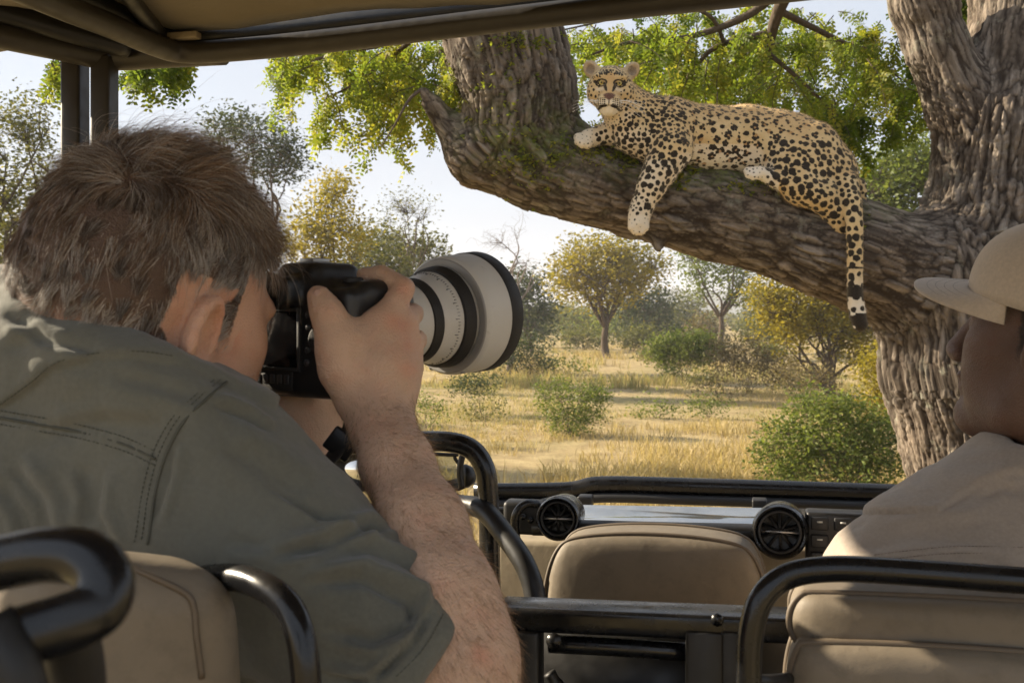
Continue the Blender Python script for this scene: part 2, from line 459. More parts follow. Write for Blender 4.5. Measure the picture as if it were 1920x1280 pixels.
def m_skin(name, col, dark, spec=0.4):
    t = NT(name); v = t.obj()
    c = t.mix(t.rng(t.noise(v, 22, 5), 0.3, 0.7), tuple(x * 0.88 for x in col), tuple(min(1, x * 1.1) for x in col))
    red = t.rng(t.noise(v, 45, 5), 0.48, 0.75, 0, 0.32)
    c = t.mix(red, c, (col[0] * 1.05, col[1] * 0.72, col[2] * 0.66))
    fre = t.rng(t.voro(v, 150), 0.0, 0.20, 0.45, 0.0)
    c = t.mix(fre, c, tuple(x * 0.62 for x in col))
    c = t.mix(t.attr('flush'), c, (col[0] * 1.0, col[1] * 0.56, col[2] * 0.48))
    c = t.mix(t.attr('scalp'), c, dark)
    pores = t.voro(v, 620); cre = t.noise(t.scale(v, (1, 1, 2.6)), 170, 4, 0.6)
    n1 = t.bump(t.math('ADD', pores, t.math('MULTIPLY', cre, 1.8)), 0.5, 0.0017)
    rg = t.rng(t.noise(v, 80, 3), 0.3, 0.7, 0.42, 0.6)
    return t.done(t.principled(Base_Color=c, Roughness=rg, Normal=n1, Subsurface_Weight=0.12, Subsurface_Radius=(0.012, 0.004, 0.002), Subsurface_Scale=0.5, Specular_IOR_Level=spec))
def m_leaf(name, cols, trans=0.45, rough=0.5):
    """cols: stops along the per-leaf random attribute"""
    t = NT(name)
    c = t.ramp(t.attr('rnd'), cols)
    c = t.mix(t.rng(t.noise(t.obj(), 2.2, 3), 0.3, 0.7, 0, 0.35), c, t.mix(1.0, c, (0.72, 0.8, 0.62), 'MULTIPLY'))
    pr = t.principled(Base_Color=c, Roughness=rough, Specular_IOR_Level=0.25)
    tr = t.n('ShaderNodeBsdfTranslucent'); t.set(tr.inputs['Color'], t.mix(1.0, c, (1.0, 1.0, 0.55), 'MULTIPLY'))
    ms = t.n('ShaderNodeMixShader'); ms.inputs[0].default_value = trans; t.set(ms.inputs[1], pr); t.set(ms.inputs[2], tr.outputs[0])
    return t.done(ms.outputs[0])
def m_bark():
    t = NT('bark'); v = t.attr('bark', True)
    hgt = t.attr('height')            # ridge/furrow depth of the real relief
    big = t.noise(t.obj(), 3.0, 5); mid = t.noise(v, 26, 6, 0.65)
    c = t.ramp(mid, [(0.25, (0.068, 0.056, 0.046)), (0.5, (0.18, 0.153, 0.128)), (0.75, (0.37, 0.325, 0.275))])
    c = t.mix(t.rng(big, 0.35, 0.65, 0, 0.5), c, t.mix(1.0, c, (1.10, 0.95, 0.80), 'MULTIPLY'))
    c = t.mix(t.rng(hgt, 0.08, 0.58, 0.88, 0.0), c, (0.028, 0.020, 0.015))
    li = t.math('MULTIPLY', t.rng(t.noise(t.obj(), 9, 6, 0.7), 0.56, 0.66), t.rng(t.noise(t.obj(), 1.7, 3), 0.44, 0.62))
    c = t.mix(t.math('MULTIPLY', li, 0.55), c, (0.34, 0.34, 0.27))
    moss = t.math('MULTIPLY', t.attr('moss'), t.rng(t.noise(t.obj(), 15, 6, 0.7), 0.42, 0.6))
    c = t.mix(t.math('MULTIPLY', moss, 0.75), c, (0.14, 0.17, 0.04))
    fine = t.math('ADD', t.noise(v, 70, 5, 0.7), t.math('MULTIPLY', t.voro(v, 38, 'DISTANCE_TO_EDGE'), 1.1))
    n = t.bump(fine, 0.75, 0.012)
    return t.done(t.principled(Base_Color=c, Roughness=0.92, Normal=n, Specular_IOR_Level=0.15))
def m_wood(name, a=(0.055, 0.042, 0.032), b=(0.15, 0.118, 0.09)):
    t = NT(name); v = t.obj()
    c = t.mix(t.noise(t.scale(v, (6, 6, 1.2)), 3, 6, 0.7), a, b)
    return t.done(t.principled(Base_Color=c, Roughness=0.95, Normal=t.bump(t.noise(t.scale(v, (8, 8, 1.5)), 4, 5), 0.5, 0.03), Specular_IOR_Level=0.1))

MAT = {}
MAT['bark'] = m_bark()
MAT['wood'] = m_wood('tree_wood')
MAT['dead_wood'] = m_wood('dead_wood', (0.16, 0.13, 0.11), (0.34, 0.29, 0.25))
MAT['leaf_main'] = m_leaf('acacia_leaf', [(0.0, (0.075, 0.12, 0.020)), (0.45, (0.16, 0.215, 0.035)), (0.8, (0.255, 0.29, 0.045)), (1.0, (0.36, 0.34, 0.055))], 0.65)
MAT['leaf_yellow'] = m_leaf('yellow_leaf', [(0.0, (0.15, 0.145, 0.025)), (0.5, (0.34, 0.28, 0.04)), (1.0, (0.50, 0.38, 0.055))], 0.5)
MAT['leaf_olive'] = m_leaf('olive_leaf', [(0.0, (0.075, 0.085, 0.032)), (0.6, (0.17, 0.17, 0.058)), (1.0, (0.28, 0.245, 0.08))], 0.45)
MAT['leaf_dark'] = m_leaf('dark_leaf', [(0.0, (0.030, 0.045, 0.018)), (0.6, (0.075, 0.095, 0.034)), (1.0, (0.14, 0.15, 0.05))], 0.35)
MAT['leaf_green'] = m_leaf('shrub_leaf', [(0.0, (0.07, 0.10, 0.022)), (0.55, (0.17, 0.21, 0.045)), (1.0, (0.31, 0.33, 0.085))], 0.5)
MAT['leaf_brown'] = m_leaf('dry_leaf', [(0.0, (0.10, 0.075, 0.04)), (0.6, (0.20, 0.155, 0.075)), (1.0, (0.30, 0.24, 0.11))], 0.35)
MAT['grass'] = m_leaf('dry_grass', [(0.0, (0.23, 0.165, 0.075)), (0.5, (0.50, 0.38, 0.19)), (0.88, (0.66, 0.53, 0.29)), (1.0, (0.24, 0.245, 0.08))], 0.35, 0.7)
MAT['black'] = m_black_paint()
MAT['black_dull'] = m_black_paint('black_trim', (0.008, 0.008, 0.0085), 0.42)
MAT['rubber'] = simple('black_rubber', (0.017, 0.017, 0.018), 0.55, 0.2, 20, 0.1, 300, 0.001)
MAT['canvas'] = m_cloth('tan_canvas', (0.15, 0.118, 0.068), 700, 0.15)
MAT['frame_brown'] = m_black_paint('dusty_dark_frame', (0.030, 0.026, 0.022), 0.42)
# ------------------------------------------------------------------ the land
def ground_z(x, y):
    r = np.sqrt(np.asarray(x, float) ** 2 + np.asarray(y, float) ** 2)
    p = np.stack([np.asarray(x, float), np.asarray(y, float), np.zeros_like(np.asarray(x, float))], 1)
    return (0.10 * vnoise(p * 0.09, 5) + 0.04 * vnoise(p * 0.4, 6)) * sstep(4, 12, r) * (1 - 0.6 * sstep(60, 200, r))
def m_ground():
    t = NT('savanna_ground'); v = t.obj()
    a = t.noise(v, 0.22, 6, 0.6); b = t.noise(v, 1.6, 6, 0.7); f = t.noise(v, 14, 6, 0.75)
    c = t.ramp(b, [(0.25, (0.23, 0.165, 0.085)), (0.5, (0.42, 0.32, 0.165)), (0.75, (0.58, 0.46, 0.25))])
    c = t.mix(t.rng(a, 0.50, 0.66, 0, 0.55), c, (0.21, 0.20, 0.075))
    c = t.mix(t.rng(f, 0.5, 0.72, 0, 0.55), c, (0.12, 0.085, 0.045))
    n = t.bump(f, 0.8, 0.08)
    return t.done(t.principled(Base_Color=c, Roughness=0.95, Normal=n, Specular_IOR_Level=0.1))
def build_ground():
    rs = np.concatenate([np.linspace(0.0, 60, 70)[1:], np.geomspace(62, 2600, 40)])
    th = np.linspace(0, 2 * math.pi, 181)[:-1]
    X = (rs[:, None] * np.sin(th)).ravel(); Y = (rs[:, None] * np.cos(th)).ravel()
    v = np.stack([X, Y, ground_z(X, Y)], 1); v = np.concatenate([v, [[0, 0, 0]]])
    n = len(th); k = np.arange(n); k1 = (k + 1) % n
    q = np.concatenate([np.stack([i * n + k, i * n + k1, (i + 1) * n + k1, (i + 1) * n + k], 1)[:, ::-1] for i in range(len(rs) - 1)])
    t = np.stack([k, k1, np.full(n, len(v) - 1)], 1)[:, ::-1]
    o = mesh_np('ground', v, [q, t], m_ground()); tag(o, kind='structure')
build_ground()

def build_hills():
    t = NT('wooded_hill'); v = t.obj()
    c = t.mix(t.noise(v, 0.02, 6, 0.7), (0.035, 0.045, 0.025), (0.11, 0.11, 0.055))
    m = t.done(t.principled(Base_Color=c, Roughness=1.0, Specular_IOR_Level=0.0))
    for i, (dist, hh, seed) in enumerate(((650, 16, 3), (1050, 46, 9))):
        nx, ny = 260, 14
        az = np.linspace(-1.5, 1.5, nx); u = np.linspace(0, 1, ny)
        A, U = np.meshgrid(az, u, indexing='ij')
        rr = dist + U * 420
        X = np.sin(A) * rr; Y = np.cos(A) * rr
        p = np.stack([A.ravel() * 5, np.full(A.size, seed * 1.0), U.ravel()], 1)
        ridge = (0.55 + 0.45 * fbm(p * np.array([1.2, 1, 0.3]), 4, seed).reshape(A.shape))
        Z = hh * ridge * np.sin(np.clip(U, 0, 1) * math.pi) ** 0.8 - 2
        vv = np.stack([X.ravel(), Y.ravel(), Z.ravel()], 1); idx = np.arange(nx * ny).reshape(nx, ny)
        q = np.stack([idx[:-1, :-1].ravel(), idx[1:, :-1].ravel(), idx[1:, 1:].ravel(), idx[:-1, 1:].ravel()], 1)
        tag(mesh_np('hills', vv, q, m), kind='structure')
build_hills()

# ------------------------------------------------------------------ plants
def leaf_cloud(rng, pts, size, spread, mat, name, parent, per, flat=0.35, aspect=0.5, tint=None, droop=0.0):
    """many small leaf faces gathered round the given points"""
    pts = np.asarray(pts, float); n = len(pts) * per
    c = np.repeat(pts, per, 0) + rng.normal(0, 1, (n, 3)) * np.asarray(spread)
    a = rng.normal(0, 1, (n, 3)); a[:, 2] = a[:, 2] * 0.5 - droop; a /= np.linalg.norm(a, axis=1)[:, None]
    up = rng.normal(0, 1, (n, 3)); up[:, 2] += flat * 3
    b = np.cross(a, up); b /= np.linalg.norm(b, axis=1)[:, None] + 1e-9
    s = size * rng.uniform(0.55, 1.35, (n, 1))
    nn = np.cross(a, b)
    v = np.stack([c - a * s * 0.5, c + b * s * aspect * 0.5 + nn * s * 0.08, c + a * s * 0.5, c - b * s * aspect * 0.5 + nn * s * 0.08], 1).reshape(-1, 3)
    q = np.arange(n * 4).reshape(n, 4)
    o = mesh_np(name, v, q, mat, parent, smooth=False)
    base = np.repeat(rng.uniform(0, 1, len(pts)), per)
    r = np.clip(0.55 * base + 0.45 * rng.uniform(0, 1, n) + (0 if tint is None else tint), 0, 1)
    attr(o, 'rnd', r, 'FACE')
    o['kind'] = 'stuff'
    return o
def in_lobes(rng, lobes, n, d, shell=0.45):
    """points inside the given lobes (column, row, half width, half height in photograph pixels) of a plant at depth d"""
    w = np.array([l[2] * l[3] for l in lobes], float); w /= w.sum(); out = []
    for i in rng.choice(len(lobes), n, p=w):
        x, y, rx, ry = lobes[i][:4]
        u = rng.normal(0, 1, 3); u /= np.linalg.norm(u); u *= rng.uniform(shell, 1) ** 0.6
        c = P(x, y, d); out.append(c + u * np.array([rx, rx, ry]) / F * d)
    return np.array(out)
def bend(rng, a, b, n=6, wob=0.08, sag=0.0):
    a = np.asarray(a, float); b = np.asarray(b, float); L = np.linalg.norm(b - a)
    m1 = a + (b - a) * 0.35 + rng.normal(0, wob, 3) * L; m2 = a + (b - a) * 0.7 + rng.normal(0, wob, 3) * L
    m1[2] += sag * L; m2[2] += sag * L
    return smooth_path([a, m1, m2, b], max(2, n // 3))
def make_tree(name, label, cat, group, base, d, lobes, mat, seed, ntips=220, per=26, leaf=0.13, spread=0.22, trunk=0.14, fork=0.35, limbs=9,
              wood='wood', flat=0.35, stems=1, aspect=0.5, bare=False, shell=0.4, droop=0.0):
    rng = np.random.default_rng(seed); trunk = trunk * (0.62 if cat == 'tree' else 1.0)
    bx = (base - 960) / F * d; bz = float(ground_z(np.array([bx]), np.array([d]))[0])
    root = empty(name, (bx, d, bz)); tag(root, label, cat, group)
    b0 = np.array([bx, d, bz - 0.15])
    tips = in_lobes(rng, lobes, ntips, d, shell)
    cen = tips.mean(0)
    ends = tips[rng.choice(len(tips), limbs, replace=False)]
    wmb = MB(); curves = []
    for s in range(stems):
        mine = ends[s::stems]
        if stems > 1:
            fp = b0 + (mine.mean(0) - b0) * fork + rng.normal(0, 0.05, 3); fp[2] = max(fp[2], bz + 0.1)
            st = b0 + np.array([rng.normal(0, 0.08), rng.normal(0, 0.08), 0])
        else:
            fp = b0 + (cen - b0) * fork; st = b0
        tr = bend(rng, st, fp, 9, 0.05); n = len(tr)
        wmb.tube(tr, np.linspace(trunk * 1.25, trunk * 0.78, n) * np.where(np.arange(n) == 0, 1.25, 1) / (stems ** 0.5), 8)
        for e in mine:
            t0 = rng.uniform(0.82, 1.0); s0 = tr[int(t0 * (n - 1))]
            c = bend(rng, s0, s0 + (e - s0) * 0.86, 9, 0.10, 0.06); m = len(c)
            r0 = trunk * 0.52 / (stems ** 0.5); rr = np.linspace(r0, r0 * 0.28, m)
            wmb.tube(c, rr, 6); curves.append((np.array(c), rr))
    allp = np.concatenate([c for c, _ in curves]); allr = np.concatenate([r for _, r in curves])
    late = np.concatenate([np.linspace(0, 1, len(c)) for c, _ in curves]) > 0.3
    allp, allr = allp[late], allr[late]
    for tp in tips:
        i = int(((allp - tp) ** 2).sum(1).argmin()); s0 = allp[i]
        if np.linalg.norm(tp - s0) < 0.03: continue
        c = bend(rng, s0, tp, 3, 0.10, 0.04)
        wmb.tube(c, np.linspace(min(allr[i], trunk * 0.2) * 0.6, trunk * 0.03, len(c)), 4, cap=False)
        if bare:
            for k in range(3):
                j = rng.integers(1, len(c)); q = c[j] + rng.normal(0, 1, 3) * np.array([1, 1, 0.8]) * spread
                wmb.tube(bend(rng, c[j], q, 3, 0.15), np.linspace(trunk * 0.04, trunk * 0.015, 4)[:4] if False else trunk * 0.03, 4, cap=False)
    wmb.build('trunk' if cat == 'tree' else 'stems', MAT[wood], root)
    if not bare:
        leaf_cloud(rng, tips, leaf, spread, MAT[mat], 'crown' if cat == 'tree' else 'foliage', root, per, flat, aspect, droop=droop)
    return root

TREES = [
 # name, label, category, group, base column, depth, lobes, material, seed, options
 ('thorn_tree', 'olive leafy tree with dark limbs at the left picture edge behind the posts', 'tree', None, 40, 17, [(20, 300, 80, 110), (70, 400, 70, 90), (-40, 420, 90, 120), (60, 235, 60, 55)], 'leaf_olive', 11, dict(ntips=300, per=22, leaf=0.085, spread=0.16, trunk=0.13, fork=0.45, limbs=12)),
 ('thorn_tree', 'grey green tree whose crown shows just above the photographer\'s hair', 'tree', None, 470, 34, [(470, 270, 90, 55), (430, 240, 50, 30), (520, 300, 50, 45)], 'leaf_dark', 12, dict(ntips=240, per=20, leaf=0.15, spread=0.26, trunk=0.16, fork=0.6, limbs=10)),
 ('thorn_tree', 'tall yellow green tree right of the photographer\'s fringe, behind the camera body', 'tree', None, 605, 30, [(610, 390, 55, 55), (640, 445, 60, 40), (580, 460, 60, 50), (630, 350, 30, 25)], 'leaf_yellow', 13, dict(ntips=210, per=22, leaf=0.14, spread=0.22, trunk=0.13, fork=0.45, limbs=10)),
 ('thorn_tree', 'feathery thin topped tree just left of the bare tree, above the white lens', 'tree', None, 745, 40, [(750, 470, 85, 35), (700, 450, 50, 30), (790, 480, 50, 25)], 'leaf_olive', 14, dict(ntips=180, per=20, leaf=0.17, spread=0.30, trunk=0.15, fork=0.5, limbs=10)),
 ('dry_tree_top', 'half bare twiggy tree top rising above the lens', 'tree', None, 757, 37, [(760, 400, 45, 40), (740, 380, 30, 20), (790, 385, 30, 25)], 'leaf_olive', 15, dict(ntips=120, per=5, leaf=0.11, spread=0.26, trunk=0.12, fork=0.55, limbs=9)),
 ('dead_tree', 'leafless dead tree with bent branches beside the lens hood', 'tree', None, 950, 36, [(930, 440, 35, 30), (970, 410, 25, 20), (990, 490, 20, 30), (915, 465, 25, 15)], 'leaf_brown', 16, dict(ntips=34, per=1, spread=0.25, trunk=0.15, fork=0.55, limbs=7, wood='dead_wood', bare=True)),
 ('acacia_tree', 'rounded yellow crowned acacia with forked trunk in the middle of the savanna', 'tree', None, 1140, 51, [(1130, 490, 85, 42), (1075, 520, 50, 40), (1190, 500, 65, 38), (1140, 545, 70, 35), (1110, 465, 45, 22)], 'leaf_yellow', 17, dict(ntips=400, per=24, leaf=0.21, spread=0.38, trunk=0.27, fork=0.42, limbs=13)),
 ('acacia_tree', 'slender green acacia with tall trunk under the leopard\'s branch', 'tree', None, 1356, 56, [(1350, 490, 75, 28), (1300, 480, 45, 22), (1385, 530, 35, 35), (1320, 530, 30, 25)], 'leaf_green', 18, dict(ntips=200, per=18, leaf=0.21, spread=0.38, trunk=0.24, fork=0.5, limbs=10)),
 ('broad_tree', 'dark green bushy tree right behind the yellow acacia', 'tree', None, 1205, 75, [(1205, 590, 55, 45), (1180, 560, 40, 35), (1235, 570, 35, 40)], 'leaf_dark', 19, dict(ntips=180, per=20, leaf=0.30, spread=0.5, trunk=0.25, fork=0.3, limbs=9)),
 ('broad_tree', 'dark tree partly hidden by the black rim of the lens hood', 'tree', None, 995, 62, [(990, 560, 45, 50), (1010, 600, 35, 40), (970, 530, 30, 30)], 'leaf_dark', 20, dict(ntips=170, per=18, leaf=0.26, spread=0.42, trunk=0.2, fork=0.35, limbs=9)),
 ('broad_tree', 'yellow leafed tree with two dark trunks below the drooping tail', 'tree', None, 1565, 27, [(1510, 570, 80, 50), (1580, 590, 80, 65), (1475, 600, 55, 55), (1640, 640, 55, 70), (1540, 535, 60, 30), (1440, 560, 40, 40)], 'leaf_yellow', 21, dict(ntips=520, per=26, leaf=0.12, spread=0.2, trunk=0.20, fork=0.3, limbs=13, stems=2)),
 ('broad_tree', 'big round olive green tree between the leopard\'s rump and the thick trunk', 'tree', None, 1720, 26, [(1700, 340, 95, 75), (1650, 370, 60, 60), (1740, 300, 70, 50), (1690, 420, 80, 50)], 'leaf_green', 22, dict(ntips=420, per=26, leaf=0.13, spread=0.2, trunk=0.22, fork=0.4, limbs=14)),
 ('far_tree', 'small pale far tree between the two acacias', 'tree', None, 1290, 110, [(1290, 575, 30, 25), (1275, 590, 25, 20)], 'leaf_olive', 23, dict(ntips=90, per=16, leaf=0.42, spread=0.7, trunk=0.25, fork=0.3, limbs=7)),
 ('far_tree', 'grey green far tree with low crown right of the slender acacia', 'tree', None, 1425, 95, [(1425, 570, 35, 35), (1445, 590, 30, 25)], 'leaf_olive', 24, dict(ntips=100, per=16, leaf=0.36, spread=0.6, trunk=0.25, fork=0.3, limbs=7)),
 ('far_tree', 'hazy far tree between the lens hood and the yellow acacia', 'tree', None, 1050, 120, [(1048, 590, 28, 25), (1070, 600, 25, 18)], 'leaf_olive', 25, dict(ntips=90, per=16, leaf=0.45, spread=0.75, trunk=0.25, fork=0.3, limbs=7)),
 ('broad_tree', 'yellowish tree low behind the left posts, beside the photographer\'s neck', 'tree', None, -30, 24, [(-10, 470, 70, 70), (40, 520, 60, 50), (-70, 400, 70, 90)], 'leaf_yellow', 26, dict(ntips=240, per=20, leaf=0.12, spread=0.2, trunk=0.16, fork=0.35, limbs=10)),
 ('broad_tree', 'leafy tree behind the camera top plate, lower than its yellow neighbour', 'tree', None, 690, 33, [(690, 500, 70, 45), (640, 510, 60, 40), (740, 520, 50, 40)], 'leaf_olive', 27, dict(ntips=220, per=20, leaf=0.15, spread=0.25, trunk=0.15, fork=0.3, limbs=10)),
 # low ones
 ('shrub', 'lone rounded green shrub on the straw grass, throwing a long shadow', 'shrub', None, 1068, 18.6, [(1070, 755, 62, 45), (1030, 745, 35, 35), (1115, 750, 35, 35), (1070, 790, 55, 30)], 'leaf_green', 31, dict(ntips=230, per=20, leaf=0.055, spread=0.075, trunk=0.03, fork=0.25, limbs=14, stems=6, shell=0.2)),
 ('shrub', 'large bright green shrub beside the foot of the big trunk', 'shrub', None, 1575, 12.2, [(1560, 810, 115, 70), (1480, 840, 70, 60), (1640, 830, 75, 70), (1560, 880, 140, 50), (1540, 760, 60, 35)], 'leaf_green', 32, dict(ntips=640, per=22, leaf=0.055, spread=0.075, trunk=0.035, fork=0.25, limbs=22, stems=9, shell=0.15)),
 ('shrub', 'green shrub at mid distance below the slender acacia', 'shrub', None, 1285, 33, [(1285, 650, 60, 35), (1240, 660, 30, 28), (1325, 655, 30, 30)], 'leaf_green', 33, dict(ntips=330, per=22, leaf=0.10, spread=0.15, trunk=0.04, fork=0.2, limbs=10, stems=5, shell=0.2)),
 ('shrub', 'brownish thin shrub right of the mid distance green shrub', 'shrub', None, 1400, 29, [(1400, 670, 65, 45), (1450, 685, 40, 35), (1360, 660, 40, 35)], 'leaf_brown', 34, dict(ntips=360, per=13, leaf=0.08, spread=0.14, trunk=0.03, fork=0.2, limbs=14, stems=7, shell=0.2)),
 ('shrub', 'yellow green leafy shrub hugging the left edge of the big trunk', 'shrub', None, 1665, 14.5, [(1650, 690, 45, 50), (1680, 740, 40, 50), (1640, 760, 40, 40)], 'leaf_yellow', 35, dict(ntips=170, per=18, leaf=0.06, spread=0.085, trunk=0.025, fork=0.3, limbs=10, stems=4, shell=0.2)),
 ('shrub', 'sparse green weed beside the wrist, under the lens', 'shrub', None, 812, 17.5, [(812, 765, 35, 32), (790, 750, 22, 22)], 'leaf_green', 36, dict(ntips=70, per=12, leaf=0.045, spread=0.07, trunk=0.02, fork=0.2, limbs=8, stems=4, shell=0.2)),
 ('shrub', 'dark grey green bush below the lens hood rim', 'shrub', None, 985, 36, [(985, 655, 45, 30), (1010, 680, 40, 22), (960, 670, 35, 25)], 'leaf_dark', 37, dict(ntips=170, per=16, leaf=0.10, spread=0.16, trunk=0.04, fork=0.2, limbs=9, stems=4, shell=0.2)),
 ('shrub', 'low dull bush left of the lone rounded shrub', 'shrub', None, 900, 22, [(900, 715, 50, 24), (870, 725, 35, 18)], 'leaf_dark', 38, dict(ntips=110, per=14, leaf=0.06, spread=0.1, trunk=0.02, fork=0.2, limbs=8, stems=5, shell=0.2)),
 ('shrub', 'far hazy bush at the foot of the yellow acacia', 'shrub', None, 1105, 66, [(1105, 632, 40, 18), (1070, 636, 30, 14)], 'leaf_olive', 39, dict(ntips=110, per=14, leaf=0.2, spread=0.32, trunk=0.05, fork=0.2, limbs=7, stems=4, shell=0.2)),
 ('shrub', 'far olive bush between the yellow acacia trunk and the green shrub', 'shrub', None, 1185, 62, [(1185, 632, 35, 20), (1215, 630, 30, 20)], 'leaf_olive', 40, dict(ntips=110, per=14, leaf=0.2, spread=0.32, trunk=0.05, fork=0.2, limbs=7, stems=4, shell=0.2)),
 ('shrub', 'far brown bush just left of the slender acacia trunk', 'shrub', None, 1330, 70, [(1330, 612, 30, 20), (1300, 618, 22, 14)], 'leaf_brown', 41, dict(ntips=100, per=12, leaf=0.22, spread=0.35, trunk=0.05, fork=0.2, limbs=7, stems=4, shell=0.2)),
 ('shrub', 'far bush right of the slender acacia trunk', 'shrub', None, 1415, 58, [(1415, 625, 40, 22), (1450, 630, 35, 22)], 'leaf_olive', 42, dict(ntips=120, per=14, leaf=0.19, spread=0.3, trunk=0.05, fork=0.2, limbs=7, stems=4, shell=0.2)),
 ('shrub', 'straw brown bush in the grass below the two dark trunks', 'shrub', None, 1500, 24, [(1500, 700, 60, 28), (1540, 710, 40, 25)], 'leaf_brown', 43, dict(ntips=150, per=10, leaf=0.07, spread=0.12, trunk=0.03, fork=0.2, limbs=10, stems=6, shell=0.2)),
 ('shrub', 'green bush behind the photographer\'s left hand, under the camera', 'shrub', None, 650, 19, [(650, 800, 70, 45), (700, 830, 50, 30)], 'leaf_green', 44, dict(ntips=170, per=14, leaf=0.055, spread=0.09, trunk=0.025, fork=0.2, limbs=10, stems=6, shell=0.2)),
]
for (nm, lab, cat, grp, base, d, lobes, mat, seed, opt) in TREES:
    make_tree(nm, lab, cat, grp, base, d, lobes, mat, seed, **opt)

def far_bushes():
    """bushes scattered over the far savanna; nothing in the picture tells them apart"""
    rng = np.random.default_rng(91)
    for i in range(26):
        d = rng.uniform(62, 125); x = rng.uniform(860, 1650) if i < 20 else rng.uniform(-100, 860)
        hh = rng.uniform(1.6, 3.6) / d * F; w = hh * rng.uniform(0.7, 1.25); y0 = HZ + H / d * F
        lobes = [(x, y0 - hh * 0.55, w * 0.6, hh * 0.45), (x - w * 0.5, y0 - hh * 0.4, w * 0.45, hh * 0.35), (x + w * 0.5, y0 - hh * 0.45, w * 0.45, hh * 0.35)]
        make_tree('far_bush', 'hazy rounded %s bush standing far off in the savanna' % ('olive', 'green', 'dark green', 'brown', 'yellowish')[i % 5], 'bush', 'far bushes before the treeline', x, d, lobes, ('leaf_olive', 'leaf_green', 'leaf_dark', 'leaf_brown', 'leaf_yellow')[i % 5], 200 + i,
                  ntips=70, per=16, leaf=0.0040 * d, spread=0.0055 * d, trunk=0.05, fork=0.2, limbs=6, stems=3, shell=0.2)
far_bushes()
def low_scrub():
    """small scrub in the straw grass between the lone shrub and the trees"""
    rng = np.random.default_rng(55); kinds = ('leaf_olive', 'leaf_brown', 'leaf_green'); words = ('olive', 'brown', 'green')
    for i in range(24):
        d = rng.uniform(19, 58); x = rng.uniform(790, 1680); hh = rng.uniform(0.35, 0.95) / d * F; w = hh * rng.uniform(0.8, 1.6); y0 = HZ + H / d * F
        lobes = [(x, y0 - hh * 0.5, w * 0.6, hh * 0.45), (x - w * 0.5, y0 - hh * 0.35, w * 0.4, hh * 0.3), (x + w * 0.5, y0 - hh * 0.4, w * 0.4, hh * 0.3)]
        make_tree('scrub', 'low %s scrub growing in the straw grass between shrubs' % words[i % 3], 'scrub', 'low scrub in the mid ground grass', x, d, lobes, kinds[i % 3], 400 + i,
                  ntips=46, per=12, leaf=0.0030 * d, spread=0.0042 * d, trunk=0.015, fork=0.15, limbs=7, stems=5, shell=0.15)
low_scrub()
def far_wood():
    """the far belt of bush that reads as one mass along the horizon"""
    rng = np.random.default_rng(77); pts = []
    for i in range(900):
        y = rng.uniform(120, 420); x = rng.uniform(-0.62, 0.62) * y
        h = rng.uniform(1.0, 3.0) * (0.7 + 0.6 * (vnoise(np.array([[x * 0.02, y * 0.02, 0]]), 4)[0] + 1) * 0.5)
        for k in range(7):
            pts.append((x + rng.normal(0, 1.3), y + rng.normal(0, 1.3), abs(rng.normal(0.55, 0.28)) * h))
    o = leaf_cloud(rng, np.array(pts), 0.85, (0.55, 0.55, 0.4), MAT['leaf_olive'], 'treeline', None, 9)
    tag(o, 'hazy belt of far bush and trees along the horizon', 'woodland', kind='stuff')
far_wood()

